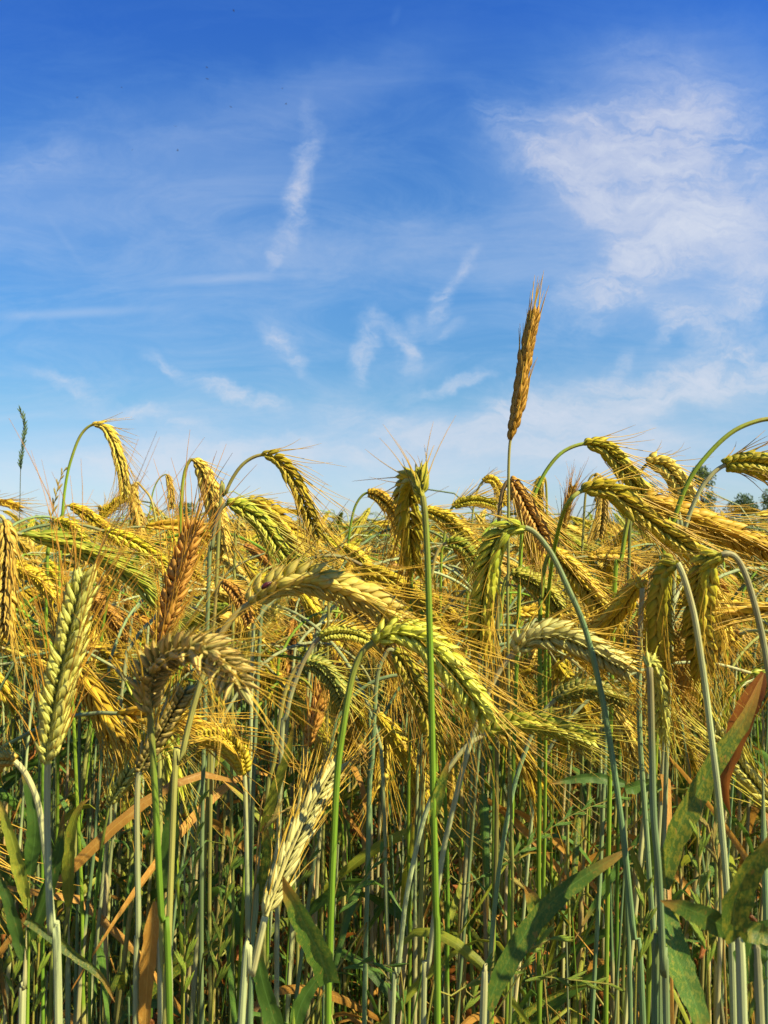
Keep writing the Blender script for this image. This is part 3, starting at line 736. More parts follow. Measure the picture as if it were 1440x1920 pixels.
leafy('stout leafy shoot with three broad spotted leaves in the lower right corner', .24, [(1390, 1920), (1384, 1830), (1378, 1756)],
      [([(1378, 1765), (1376, 1700), (1398, 1640), (1432, 1590), (1475, 1540)], 58, 'spotted', dict(fold=.35, base_w=.6, dt=-.01)),
       ([(1378, 1752), (1330, 1722), (1280, 1700), (1238, 1688)], 44, 'mottled', dict(fold=.25, base_w=.7, dt=-.02, d=.245)),
       ([(1380, 1738), (1420, 1748), (1470, 1765)], 42, 'spotted', dict(fold=.3, base_w=.8, d=.25)),
       ], 'pale', .95)
leafy('shoot with a very broad hanging green leaf at the lower right edge', .27, [(1424, 1920), (1416, 1850), (1412, 1800)],
      [([(1412, 1840), (1404, 1810), (1410, 1770), (1440, 1740), (1480, 1725)], 62, 'green', dict(fold=.2, base_w=.8))], 'pale', 1.0)
leafy('shoot with one long yellow-spotted blade rising to a dry orange tip at right', .31, [(1228, 1920), (1236, 1760), (1242, 1660)],
      [([(1243, 1665), (1262, 1580), (1300, 1500), (1345, 1420), (1395, 1350), (1432, 1262)], 46, 'spotted', dict(fold=.3, base_w=.5, dt=.01))], 'blue', .9)
leafy('shoot with a hanging curled rust-orange leaf near the right edge', .34, [(1440, 1920), (1432, 1600), (1430, 1420)],
      [([(1430, 1260), (1398, 1330), (1378, 1400), (1364, 1465), (1372, 1535)], 40, 'rusty', dict(fold=.8, base_w=.3, twist=1.4))], 'blue', .8)
leafy('shoot whose wide dark green blade sweeps up to the right across the bottom', .33, [(905, 1925), (908, 1905), (912, 1890)],
      [([(912, 1892), (940, 1825), (985, 1750), (1035, 1690), (1100, 1640), (1190, 1585)], 42, 'mottled', dict(fold=.3, base_w=.55, dt=.02))], 'pale', 1.0)
leafy('shoot with a broad dark green leaf falling to the bottom edge right of centre', .31, [(1236, 1990), (1240, 1800), (1242, 1700)],
      [([(1246, 1700), (1258, 1760), (1282, 1830), (1310, 1900), (1330, 1980)], 52, 'mottled', dict(fold=.2, base_w=.3, dt=-.02))], 'blue', .9)
leafy('shoot with an upright dark green flag leaf at lower left, behind the green stalk', .36, [(316, 1920), (316, 1780), (317, 1662)],
      [([(317, 1665), (318, 1610), (321, 1560), (324, 1500), (322, 1450)], 34, 'green', dict(fold=.25, base_w=.8))], 'pale', .9)
leafy('shoot with a withered orange leaf hanging at the bottom left', .34, [(300, 2000), (296, 1800), (292, 1690)],
      [([(292, 1690), (284, 1760), (276, 1840), (272, 1930), (270, 2000)], 30, 'dry', dict(fold=.5, base_w=.3))], 'pale', .7)
leafy('shoot with a curved orange-green blade at the left, right of the bent stalk', .40, [(126, 1930), (128, 1800), (130, 1700)],
      [([(130, 1700), (130, 1620), (136, 1550), (152, 1510), (172, 1495)], 24, 'yellow', dict(fold=.5, base_w=.5))], 'blue', .8)
leafy('shoot with a crossing half-dried leaf at the bottom left corner', .32, [(40, 2000), (46, 1850), (50, 1730)],
      [([(48, 1725), (90, 1750), (140, 1790), (190, 1830), (216, 1880)], 20, 'spotted', dict(fold=.4)), ([(46, 1800), (20, 1700), (-10, 1620)], 26, 'green', {})], 'pale', .9)
leafy('shoot with bright green blades at the far left edge', .36, [(48, 1920), (52, 1760), (56, 1640)],
      [([(56, 1640), (66, 1560), (60, 1500), (40, 1440)], 30, 'green', {}), ([(54, 1700), (30, 1600), (4, 1520), (-20, 1480)], 26, 'yellow', {}), ([(52, 1770), (84, 1690), (110, 1600), (120, 1520)], 28, 'green', {})], 'green', .9)
leafy('shoot with a narrow yellow leaf bent over left of the pale cream ear', .36, [(470, 1920), (480, 1700), (490, 1560)],
      [([(492, 1560), (516, 1480), (540, 1410), (552, 1350)], 20, 'yellow', dict(fold=.4)), ([(480, 1690), (500, 1620), (498, 1560), (492, 1530)], 24, 'spotted', {})], 'blue', .9)
leafy('shoot with two grass-green blades at the bottom, left of the flag leaf', .33, [(548, 2000), (552, 1940), (556, 1925)],
      [([(552, 1930), (566, 1880), (592, 1838), (612, 1815)], 30, 'green', dict(fold=.3)), ([(540, 1990), (510, 1900), (488, 1820), (484, 1740)], 36, 'green', dict(fold=.3, d=.36))], 'green', .8)
leafy('shoot with a dark blade reaching level across the stalks at right of centre', .50, [(1180, 1920), (1176, 1700), (1172, 1500)],
      [([(1172, 1470), (1120, 1458), (1070, 1462), (1030, 1470)], 20, 'green', dict(fold=.3)), ([(1172, 1480), (1220, 1470), (1268, 1478)], 26, 'green', {})], 'blue', .9)
leafy('shoot with a lime blade slanting down between the stalks right of centre', .40, [(1190, 1990), (1196, 1850), (1202, 1720)],
      [([(1224, 1700), (1204, 1650), (1186, 1600), (1176, 1570)], 16, 'yellow', {}), ([(1010, 1760), (1004, 1700), (984, 1660)], 40, 'spotted', {})], 'blue', .8)


# ------------------------------------------------------------------ wild grasses among the rye
def spikelet(g, root, D, W, size, rg, m=0):
    """flat fan of narrow husks"""
    FV, FF, ft, fy, fb = FT_LO
    for q in range(5):
        a = (q - 2) * .085
        d = unit(D + W * (a + rg.normal(0, .05))); o = unit(np.cross(d, np.cross(D, W) + 1e-4)); n = np.cross(d, o)
        L = size * (1 - .10 * abs(q - 2)) * rg.uniform(.85, 1.1); r = root + D * size * .10 * q
        V = r + d * (FV[:, 0:1] * L) + o * (FV[:, 1:2] * size * .085) + n * (FV[:, 2:3] * size * .07)
        g.add(V, FF, np.stack([ft, np.full(len(ft), rg.uniform()), fy * .5 + .5], 1), m)


GRASS = {
    'lime': leaf_mat('grass_lime', (.26, .36, .035), (.45, .42, .05), (.50, .40, .08), .4, .3),
    'green': leaf_mat('grass_green', (.12, .24, .03), (.30, .30, .05), (.40, .30, .06), .3, .3),
    'ochre': leaf_mat('grass_ochre', (.42, .34, .07), (.55, .40, .10), (.55, .36, .09), .5, .3),
    'slate': leaf_mat('grass_slate', (.07, .12, .035), (.11, .14, .045), (.12, .10, .05), .3, .1),
}


def ryegrass(label, d, pts, start, mat='lime', step=.0072, size=.0115, n_max=60, name='ryegrass', flare=.30, cat='wild grass', group='ryegrass weeds between the rye stalks'):
    """thin culm with flat spikelets set alternately on its upper part; start = fraction where they begin"""
    rg = np.random.default_rng(len(pts) * 31 + int(d * 1000) + int(pts[0][0]))
    full = down_to_ground([P3(x, y, d) for x, y in pts])
    root = empty(name, full[0]); tag(root, label, cat, group)
    p = spline(full, 120)
    vis = spline([P3(x, y, d) for x, y in pts], 80)
    tube(Geo(), p, np.linspace(.0010, .0004, 120), 5).build('stem', GRASS[mat], root, full[0])
    L = plen(vis); T = unit(np.gradient(vis, axis=0)); g = Geo(); i = 0
    s = start * L
    while s < L and i < n_max:
        k = int(s / L * 79); t = T[k]; side = 1 if i % 2 else -1
        lat = unit(np.cross(t, (rg.normal(0, .3), 1, rg.normal(0, .3)))) * side
        spikelet(g, vis[k], unit(t * .9 + lat * flare), lat, size * rg.uniform(.8, 1.1) * (1 - .35 * (s / L - start)), rg)
        s += step; i += 1
    g.build('spike', GRASS[mat], root, full[0])
    return root


ryegrass('dark slender foxtail grass with a narrow spike against the sky at far left', .9,
         [(35, 1040), (37, 960), (39, 870), (44, 830), (46, 800), (43, 780), (37, 768)], .58, 'slate', .0021, .0080, 90, 'foxtail_grass', .26, 'wild grass', 'tall weeds above the crop')
ryegrass('thin straw-coloured wild oat stalk just left of the tall thin arch', .85,
         [(92, 1030), (97, 970), (104, 935), (112, 900), (124, 876)], .30, 'ochre', .0060, .012, 60, 'wild_oat', .3, 'wild grass', 'tall weeds above the crop')
for lab, d, pts, st, mt in [
    ('yellow-tipped ryegrass rising to the right over the broad dark blade, bottom right of centre', .34, [(800, 1925), (830, 1880), (900, 1832), (970, 1790), (1040, 1757)], .35, 'lime'),
    ('dark ryegrass climbing diagonally across the stalks right of the bright green one', .50, [(812, 1735), (880, 1660), (960, 1608), (1060, 1535), (1160, 1493)], .30, 'green'),
    ('ryegrass spike lying level near the bottom, right of centre', .40, [(960, 1850), (1010, 1832), (1080, 1838), (1150, 1846)], .15, 'lime'),
    ('short yellow ryegrass spike pointing up left, right of centre', .42, [(1010, 1730), (990, 1680), (968, 1630), (950, 1596)], .25, 'ochre'),
    ('upright lime ryegrass right of the upright flag leaf at lower left', .36, [(344, 1920), (350, 1760), (362, 1640), (375, 1500)], .15, 'lime'),
    ('tall lime ryegrass between the lower left flag leaf and the tan stalk', .38, [(398, 1920), (410, 1800), (424, 1680), (440, 1570)], .20, 'lime'),
    ('green ryegrass crossing behind the tall lime ryegrass at lower left', .44, [(372, 1900), (392, 1790), (418, 1690), (452, 1560)], .25, 'green'),
    ('small ochre ryegrass tip pointing right beside the pale cream ear', .36, [(482, 1600), (500, 1545), (528, 1522), (556, 1508)], .35, 'ochre'),
    ('lime ryegrass tuft in the bottom left corner', .33, [(62, 1920), (68, 1860), (72, 1800), (74, 1742)], .15, 'lime'),
    ('small ryegrass spike at the left bottom edge', .33, [(22, 1920), (26, 1860), (24, 1800)], .15, 'lime'),
    ('thin green ryegrass leaning right between the flag leaf and the bright green stalk', .40, [(616, 1745), (650, 1690), (690, 1640), (724, 1588)], .20, 'green'),
    ('green ryegrass behind the pale cream ear, parallel to it', .40, [(520, 1740), (545, 1690), (572, 1630), (596, 1578)], .20, 'lime'),
    ('level ryegrass spike reaching right from the broad flag leaf at the bottom', .38, [(630, 1822), (662, 1810), (700, 1806), (735, 1812)], .15, 'green'),
    ('upright ryegrass left of the stout leafy shoot at lower right', .30, [(1330, 1880), (1322, 1780), (1314, 1680), (1308, 1550)], .20, 'lime'),
    ('short lime ryegrass at the bottom right corner', .27, [(1400, 1920), (1403, 1890), (1404, 1860)], .10, 'lime'),
    ('ochre ryegrass spike tilted left, above the stout leafy shoot', .34, [(1354, 1690), (1346, 1630), (1336, 1580), (1326, 1545)], .30, 'ochre'),
    ('lime ryegrass left of the yellow-spotted blade at lower right', .33, [(1192, 1850), (1200, 1780), (1208, 1720), (1210, 1650)], .25, 'lime'),
    ('green ryegrass leaning left from the bottom, left of the bright green stalk', .40, [(760, 1920), (744, 1860), (716, 1820), (690, 1790)], .15, 'green'),
    ('ryegrass spike slanting right at the bottom, just right of the bright green stalk', .38, [(852, 1930), (880, 1880), (930, 1835), (985, 1812)], .20, 'lime'),
]:
    ryegrass(lab, d, pts, st, mt)


# ------------------------------------------------------------------ further rye plants: a few kinds, copied
def bent_path(height, lean, arc, droop, ear_len, ear_bend):
    """local stalk and ear paths in the xz plane, drooping to +x"""
    p = [np.zeros(3)]; th = 0.0
    n1 = 10
    for i in range(n1):
        th = lean * ((i + 1) / n1) ** 2
        p.append(p[-1] + height / n1 * np.array([math.sin(th), 0, math.cos(th)]))
    n2 = 8
    for i in range(n2):
        th = lean + (droop - lean) * ((i + 1) / n2)
        p.append(p[-1] + arc / n2 * np.array([math.sin(th), 0, math.cos(th)]))
    e = [p[-1]]
    for i in range(6):
        th = droop + ear_bend * (i / 5)
        e.append(e[-1] + ear_len / 6 * np.array([math.sin(th), 0, math.cos(th)]))
    return np.array(p), np.array(e)


def rye_parts(v, hi=True, low=False):
    """geometry of one kind of rye plant: dict part -> (Geo, material)"""
    rg = np.random.default_rng(100 + v['seed'])
    st, ear = bent_path(v['h'], v['lean'], v['arc'], v['droop'], v['L'], v['bend'])
    out = []
    n = 40 if hi else 14
    out.append(('stem', stem_geo(st, .0012, .0017, (.3, .62) if hi else (), 7 if hi else 4, n if not hi else 70, ear[1], 1.8), STEM[v['stem']]))
    e, a = ear_geo(ear, v['W'], v['roll'], 30 if hi else 22, v['awn'], v.get('spread', 1.0), hi, v['seed'] + 50, ref=(0, 1, 0), awn_r=.00030 if hi else .00038)
    out.append(('ear', e, EAR[v['ear']])); out.append(('awns', a, AWN[EAR_AWN[v['ear']]]))
    for (z, az, ln, wd, up, mt) in v['leaves']:
        k = np.interp(z, st[:, 2][:11], np.arange(11)); b = st[int(k)] + (st[int(k) + 1] - st[int(k)]) * (k - int(k))
        dr = np.array([math.cos(az), math.sin(az), 0])
        pts = [b + dr * ln * s * (.25 + .75 * s) * .8 + np.array([0, 0, ln * (up * s - (up + .45) * s ** 2.3)]) for s in np.linspace(0, 1, 6)]
        out.append(('leaf', leaf_geo(pts, wd, .35, 14 if hi else 6, rg.uniform(-4, 4), ref=(0.01, 0.02, 1), roll=0, seed=v['seed'] + int(z * 100)), LEAF[mt]))
    return out


KINDS = []
pal = ['yellow', 'gold', 'straw', 'yellow', 'gold', 'green', 'straw', 'yellow', 'pale', 'gold', 'blush', 'straw', 'rust', 'green', 'yellow', 'gold',
       'yellow', 'bronze', 'green', 'yellow', 'straw', 'gold', 'yellow', 'rust']
for i, p_ in enumerate(pal):
    rg = random.Random(900 + i)
    lv = []
    for z in (rg.uniform(.86, 1.02), rg.uniform(.66, .84), rg.uniform(.56, .78), rg.uniform(.46, .64), rg.uniform(.34, .52), rg.uniform(.2, .36)):
        mt = rg.choice(['green', 'green', 'spotted', 'yellow', 'dry'] if z > .8 else ['green', 'spotted', 'dry', 'rusty', 'dry', 'rusty', 'dry'])
        lv.append((z, rg.uniform(0, 6.28), rg.uniform(.13, .24) if z > .84 else rg.uniform(.08, .17), rg.uniform(.006, .010) if z > .84 else rg.uniform(.0035, .007), rg.uniform(.3, 1.1), mt))
    KINDS.append(dict(seed=i, h=rg.uniform(1.10, 1.16), lean=rg.uniform(.02, .12), arc=rg.uniform(.06, .22), droop=rg.uniform(1.15, 2.9) if i not in (8, 12) else .35,
                      L=rg.uniform(.060, .098), bend=rg.uniform(.1, .9), W=rg.uniform(.0115, .0150), roll=rg.uniform(0, 1.6), awn=rg.uniform(.45, .65), ear=p_,
                      stem=rg.choice(['blue', 'blue', 'green', 'pale', 'tan']), leaves=lv))
COLOUR_WORD = {'olive': 'olive', 'lime': 'lime', 'turning': 'green and gold', 'umber': 'brown', 'cream': 'cream', 'yellow': 'yellow-green', 'gold': 'golden', 'straw': 'straw-coloured', 'green': 'green', 'pale': 'pale cream', 'blush': 'pinkish gold', 'rust': 'rusty orange', 'bronze': 'bronze', 'dark': 'dark green'}


def kind_top(v):
    st, e = bent_path(v['h'], v['lean'], v['arc'], v['droop'], v['L'], v['bend'])
    return max(st[:, 2].max(), e[:, 2].max()), e


TOPS = [kind_top(v) for v in KINDS]
PROTO = []
for v in KINDS:
    root = empty('rye_plant', (0, 0, 0)); tag(root, 'rye plant', 'rye plant', GROUP_RYE)
    eo = None
    for nm, g, m in rye_parts(v, True):
        o = g.build(nm, m, eo if nm == 'awns' else root)
        if nm == 'ear': eo = o
    PROTO.append(root)


def dup(root):
    r = root.copy(); COL.objects.link(r)
    for ch in list(root.children):
        c = ch.copy(); COL.objects.link(c); c.parent = r
        for g in ch.children:
            d = g.copy(); COL.objects.link(d); d.parent = c
    return r


def project(p):
    x, y, z = p[0], p[1], p[2] - EYE
    c, s = math.cos(PITCH), math.sin(PITCH)
    d = y * c + z * s; yc = z * c - y * s
    return 720 + x / d * FOC, 960 - yc / d * FOC, d


N_COPIES, D0, D1 = 225, .56, 1.22
spots = []
tries = 0
while len(spots) < N_COPIES and tries < 60000:
    tries += 1
    d = math.sqrt(rnd.uniform(D0 ** 2, D1 ** 2)); x = rnd.uniform(-.53, .53) * d
    if all((x - a) ** 2 + (d - b) ** 2 > .036 ** 2 for a, b in spots): spots.append((x, d))
spots.sort(key=lambda q: q[1])
seen_labels = {}
first_use = set()
for i, (x, d) in enumerate(spots):
    k = rnd.randrange(len(KINDS))
    if k not in first_use:
        o = PROTO[k]; first_use.add(k)
    else:
        o = dup(PROTO[k])
    top, e = TOPS[k]
    upright = KINDS[k]['droop'] < 1
    want = EYE - .085 + rnd.gauss(0, .042) + (.02 if upright else 0)
    want = min(want, EYE + .012); want = max(want, EYE - .20)
    s = want / top
    az = rnd.gauss(0.0, 0.9) if rnd.random() < .72 else rnd.uniform(0, 6.283)
    if math.sin(az) < -.25 and d < .95: az = -az          # the front rows lean away from the path
    o.location = (x - .06 * math.cos(az), d - .06 * math.sin(az), 0); o.rotation_euler = (rnd.gauss(0, .025), rnd.gauss(.01, .03), az); o.scale = (s, s, s)
    c = e.mean(0) * s
    w = np.array([o.location[0] + c[0] * math.cos(az), o.location[1] + c[0] * math.sin(az), c[2]])
    px, py, dd = project(w)
    face = math.cos(az)
    pose = 'standing nearly upright' if upright else ('nodding right' if face > .5 else 'nodding left' if face < -.5 else 'nodding away' if math.sin(az) > 0 else 'nodding forward')
    order = sorted(HEROES, key=lambda h: (h[0] - px) ** 2 + (h[1] - py) ** 2)
    lab = None
    for h in order[:5]:
        dx, dy = px - h[0], py - h[1]
        ver = 'above' if dy < -35 else 'below' if dy > 35 else ''
        hor = 'left of' if dx < -30 else 'right of' if dx > 30 else ''
        rel = 'behind' if not ver and not hor else (ver + (' and ' if ver and hor else '') + hor)
        cand = f"{COLOUR_WORD[KINDS[k]['ear']]} rye ear {pose}, {rel} the {h[2]}"
        if len(cand.split()) > 16: continue
        if lab is None: lab = cand
        if cand not in seen_labels: lab = cand; break
    if lab is None: lab = f"{COLOUR_WORD[KINDS[k]['ear']]} rye ear {pose} {rel} the {' '.join(order[0][2].split()[:5])}"
    seen_labels[lab] = seen_labels.get(lab, 0) + 1
    o['label'] = lab
for k, p in enumerate(PROTO):
    if k not in first_use:
        for c in list(p.children_recursive): bpy.data.objects.remove(c)
        bpy.data.objects.remove(p)


# ------------------------------------------------------------------ the rest of the field: one mass
def field_mass():
    lib = bpy.data.collections.new('rye_field_kinds')
    kinds = [KINDS[i] for i in (0, 1, 2, 3, 4, 6, 7, 9, 10, 11, 14, 5, 16, 18, 19, 20, 21, 22)]
    mats = list(STEM.values()) + list(EAR.values()) + list(AWN.values()) + list(LEAF.values())
    tops = []
    for v in kinds:
        g = Geo()
        for nm, gg, m in rye_parts(v, False): g.merge(gg, mats.index(m))
        o = bpy.data.objects.new('rye_mass_%02d' % v['seed'], g.mesh('rye_mass', mats)); lib.objects.link(o)
        tops.append(kind_top(v)[0])
    order = sorted(range(len(kinds)), key=lambda i: 'rye_mass_%02d' % kinds[i]['seed'])   # collection instances come in name order
    rg = np.random.default_rng(5)
    pts = []
    for y0, y1, dens, mr, ml in ((.42, 1.22, 190, 1.3, .5), (1.22, 3, 330, 1.0, .4), (3, 7, 260, 1.0, .5), (7, 14, 130, 1.0, 1.0), (14, 34, 45, 2, 2)):
        w = .53 * y1 + max(mr, ml)
        n = int(2 * w * (y1 - y0) * dens)
        x = rg.uniform(-w, w, n); y = rg.uniform(y0, y1, n)
        ok = (x < .53 * y + mr) & (x > -.53 * y - ml)
        if y1 < 1.3: ok &= (np.abs(x) > .55 * y + .02)
        pts.append(np.stack([x[ok], y[ok]], 1))
    xy = np.vstack(pts); n = len(xy)
    idx = rg.integers(0, len(kinds), n)
    topv = np.array([tops[order[i]] for i in idx])
    want = EYE - .055 + rg.normal(0, .042, n); want = np.clip(want, EYE - .2, EYE + .04)
    tall = rg.random(n) < .03
    want = np.where(tall & (xy[:, 1] > 1.5), EYE + rg.uniform(.02, .08, n), want)
    sc = want / topv
    az = np.where(rg.random(n) < .7, rg.normal(0, .9, n), rg.uniform(0, 6.283, n))
    rot = np.stack([rg.normal(0, .03, n), rg.normal(0, .03, n), az], 1)
    # distant canopy seen along its top: a crumpled sheet with real bumps
    ys = np.concatenate([np.linspace(9, 40, 90), np.geomspace(41, 420, 70)])
    nx = 260
    gx = np.linspace(-1, 1, nx)
    X = gx[None] * (ys * .62 + 3)[:, None]; Y = np.repeat(ys[:, None], nx, 1)
    Z = EYE - .18 + .08 * np.clip((Y - 12) / 25, 0, 1) + rg.normal(0, .035, X.shape)
    cv = np.stack([X, Y, Z], -1).reshape(-1, 3); cf = grid_faces(len(ys), nx, False)
    V = np.vstack([np.hstack([xy, np.zeros((n, 1))]), cv]); F = cf + n
    me = bpy.data.meshes.new('rye_field')
    me.vertices.add(len(V)); me.vertices.foreach_set('co', V.astype(np.float32).ravel())
    me.loops.add(F.size); me.loops.foreach_set('vertex_index', F.astype(np.int32).ravel())
    me.polygons.add(len(F)); me.polygons.foreach_set('loop_start', np.arange(0, F.size, 4, dtype=np.int32))
    z = len(cv)
    for nm, ty, key, arr in (('sel', 'BOOLEAN', 'value', np.concatenate([np.ones(n, bool), np.zeros(z, bool)])),
                             ('idx', 'INT', 'value', np.concatenate([idx, np.zeros(z, int)]).astype(np.int32)),
                             ('sc', 'FLOAT', 'value', np.concatenate([sc, np.zeros(z)]).astype(np.float32)),
                             ('rot', 'FLOAT_VECTOR', 'vector', np.vstack([rot, np.zeros((z, 3))]).astype(np.float32).ravel())):
        me.attributes.new(nm, ty, 'POINT').data.foreach_set(key, arr)
    me.update(calc_edges=True)
    k = NT('rye_canopy')
    nz = k.noise(9, 6, .7, (1, .3, 1)); nb = k.noise(1.1, 3)
    c = k.mix(k.rng(nz, .35, .68), (.30, .25, .045), (.56, .42, .12)); c = k.mix(k.rng(nb, .4, .7, 0, .4), c, (.30, .30, .06))
    me.materials.append(k.finish(c, .7, 0, .2))
    o = bpy.data.objects.new('rye_field', me); COL.objects.link(o); o['kind'] = 'stuff'; o['label'] = 'dense mass of ripening golden rye filling the field behind the front plants'
    ng = bpy.data.node_groups.new('rye_field', 'GeometryNodeTree')
    ng.interface.new_socket('Geometry', in_out='INPUT', socket_type='NodeSocketGeometry'); ng.interface.new_socket('Geometry', in_out='OUTPUT', socket_type='NodeSocketGeometry')
    N, L = ng.nodes, ng.links
    gi = N.new('NodeGroupInput'); go = N.new('NodeGroupOutput')
    ci = N.new('GeometryNodeCollectionInfo'); ci.inputs['Collection'].default_value = lib
    ci.inputs['Separate Children'].default_value = True; ci.inputs['Reset Children'].default_value = True
    ip = N.new('GeometryNodeInstanceOnPoints'); ip.inputs['Pick Instance'].default_value = True
    mp = N.new('GeometryNodeMeshToPoints')

    def attr(nm, ty):
        a = N.new('GeometryNodeInputNamedAttribute'); a.data_type = ty; a.inputs['Name'].default_value = nm
        return a.outputs['Attribute']
    L.new(gi.outputs[0], ip.inputs['Points']); L.new(ci.outputs[0], ip.inputs['Instance'])
    L.new(attr('sel', 'BOOLEAN'), ip.inputs['Selection']); L.new(attr('idx', 'INT'), ip.inputs['Instance Index'])
    L.new(attr('rot', 'FLOAT_VECTOR'), ip.inputs['Rotation']); L.new(attr('sc', 'FLOAT'), ip.inputs['Scale'])
    N.remove(mp)
    jg = N.new('GeometryNodeJoinGeometry'); L.new(ip.outputs[0], jg.inputs[0]); L.new(gi.outputs[0], jg.inputs[0])
    L.new(jg.outputs[0], go.inputs[0])
    md = o.modifiers.new('plants', 'NODES'); md.node_group = ng
    print('field plants', n)


field_mass()


def withered_leaves():
    """dead blades and bits of broken straw caught among the stalks"""
    rg = np.random.default_rng(77); g = Geo()
    names = ['dry', 'rusty', 'yellow', 'green', 'spotted']; mats = [LEAF[n] for n in names] + [STEM['tan']]
    for q in range(620):
        d = math.sqrt(rg.uniform(.66 ** 2, 2.0 ** 2)); x = rg.uniform(-.56, .56) * d; z = rg.uniform(max(.05, EYE - .68 * d), max(.3, EYE - .27 * d - .10))
        a = rg.uniform(0, 6.28); up = rg.uniform(-1.3, 1.0); ln = rg.uniform(.05, .15)
        dr = np.array([math.cos(a), math.sin(a), 0]); p0 = np.array([x, d, z])
        if q % 7 == 0:       # snapped straw with a kink
            k1 = p0 + dr * ln * .5 + np.array([0, 0, up * ln * .6]); k2 = k1 + rg.normal(0, .5, 3) * ln * .7
            tube(g, np.vstack([spline([p0, k1], 6), spline([k1, k2], 6)[1:]]), .0011, 6, m=5); continue
        pts = [p0 + dr * ln * t * .8 + np.array([0, 0, ln * (up * t - (abs(up) + rg.uniform(.2, .6)) * t ** 2.2)]) for t in np.linspace(0, 1, 6)]
        gg = leaf_geo(pts, rg.uniform(.0025, .0065), rg.uniform(.3, 1.2), 12, rg.uniform(-5, 5), ref=(.01, .02, 1), seed=q)
        g.merge(gg, int(rg.choice(5, p=[.22, .16, .16, .28, .18])))
    o = g.build('withered_leaves', mats); o['kind'] = 'stuff'; o['label'] = 'tangle of withered orange and green leaves between the stalks'


def side_shoots():
    """thin green side shoots and upright blades packed between the stalks, all lower than the ears"""
    rg = np.random.default_rng(78); g = Geo()
    mats = [LEAF['green'], LEAF['yellow'], STEM['green'], STEM['blue'], LEAF['spotted'], STEM['pale']]
    for q in range(1500):
        d = math.sqrt(rg.uniform(.50 ** 2, 1.9 ** 2)); x = rg.uniform(-.56, .56) * d
        h = min(rg.uniform(.55, 1.12), EYE - .27 * d - rg.uniform(0, .22))
        if h < .25: continue
        lean = rg.normal(0, .07, 2); b = np.array([x, d, 0.0]); t = b + np.array([lean[0] * h, lean[1] * h, h])
        m = b * .5 + t * .5 + np.append(rg.normal(0, .012, 2), 0)
        path = spline([b, m, t], 12)
        A = np.stack([np.linspace(1.2, .1, 12), np.zeros(12), np.zeros(12)], 1)
        tube(g, path, np.linspace(.0015, .0008, 12) * rg.uniform(.7, 1.1), 5, A, m=int(rg.choice([2, 3, 5], p=[.5, .25, .25])))
        for r in range(2):
            k = rg.integers(6, 12); a = rg.uniform(0, 6.28); ln = rg.uniform(.10, .24); dr = np.array([math.cos(a), math.sin(a), 0]); p0 = path[k]
            up = rg.uniform(.5, 1.0)
            pts = [p0 + dr * ln * .45 * u ** 1.4 + np.array([0, 0, ln * (up * u - rg.uniform(.1, .5) * u ** 3)]) for u in np.linspace(0, 1, 5)]
            g.merge(leaf_geo(pts, rg.uniform(.004, .008), .5, 9, rg.uniform(-1.5, 1.5), ref=(.01, .02, 1), seed=q), int(rg.choice([0, 1, 4], p=[.42, .36, .22])))
    o = g.build('side_shoots', mats); o['kind'] = 'stuff'; o['label'] = 'dense green side shoots and grass blades between the stalks'


withered_leaves()
side_shoots()


# ------------------------------------------------------------------ ground, far trees, birds, beetle
def ground():
    xs = np.concatenate([-np.geomspace(2500, 3, 40), np.linspace(-2.8, 2.8, 60), np.geomspace(3, 2500, 40)])
    ys = np.concatenate([-np.geomspace(300, 1, 12), np.linspace(-.8, 6, 70), np.geomspace(6.2, 2500, 50)])
    X, Y = np.meshgrid(xs, ys); rg = np.random.default_rng(2)
    Z = rg.normal(0, .012, X.shape) * (np.abs(X) < 3) * (np.abs(Y) < 6.5) - .004
    g = Geo().add(np.stack([X, Y, Z], -1), grid_faces(len(ys), len(xs), False), np.zeros((X.size, 3)))
    k = NT('soil')
    n = k.noise(38, 6, .7); n2 = k.noise(3, 4)
    c = k.mix(k.rng(n, .35, .7), (.045, .030, .018), (.16, .10, .05)); c = k.mix(k.rng(n2, .5, .75, 0, .6), c, (.17, .10, .04))
    tc = k.node('ShaderNodeTexCoord'); ln = k.node('ShaderNodeVectorMath', operation='LENGTH'); k.link(tc.outputs['Object'], ln.inputs[0])
    c = k.mix(k.rng(ln.outputs['Value'], 60, 260), c, (.40, .33, .09))
    g.build('ground', k.finish(c, .9, 0, .1))['kind'] = 'structure'


ground()


def leaf_cloud(g, centres, radii, n, size, rg):
    """many leaf-sized quads spread through lumps"""
    w = np.array([r[0] * r[2] for r in radii]); w /= w.sum()
    ci = rg.choice(len(centres), n, p=w)
    v = unit(rg.normal(0, 1, (n, 3))) * (rg.random(n) ** .45)[:, None]
    c = np.array(centres)[ci] + v * np.array(radii)[ci]
    a = unit(rg.normal(0, 1, (n, 3))); b = unit(np.cross(a, rg.normal(0, 1, (n, 3))))
    s = size * rg.uniform(.6, 1.3, n)[:, None]
    V = np.stack([c - a * s, c - b * s * .6, c + a * s, c + b * s * .6], 1)
    A = np.stack([np.zeros((n, 4)), np.repeat(rg.random(n)[:, None], 4, 1), np.repeat((ci / max(1, len(centres)))[:, None], 4, 1)], -1)
    g.add(V, np.arange(n * 4).reshape(n, 4), A)


def foliage_mat(name, a, b):
    k = NT(name); d = k.dat()
    return k.finish(k.mix(d[1], a, b), .55, .25, .3)


FOL = [foliage_mat('tree_leaves_olive', (.05, .095, .025), (.15, .20, .055)), foliage_mat('tree_leaves_deep', (.04, .085, .03), (.11, .16, .055))]
kb = NT('bark'); BARK = kb.finish(kb.mix(kb.noise(3, 4), (.07, .05, .035), (.16, .12, .08)), .9, 0, .1)


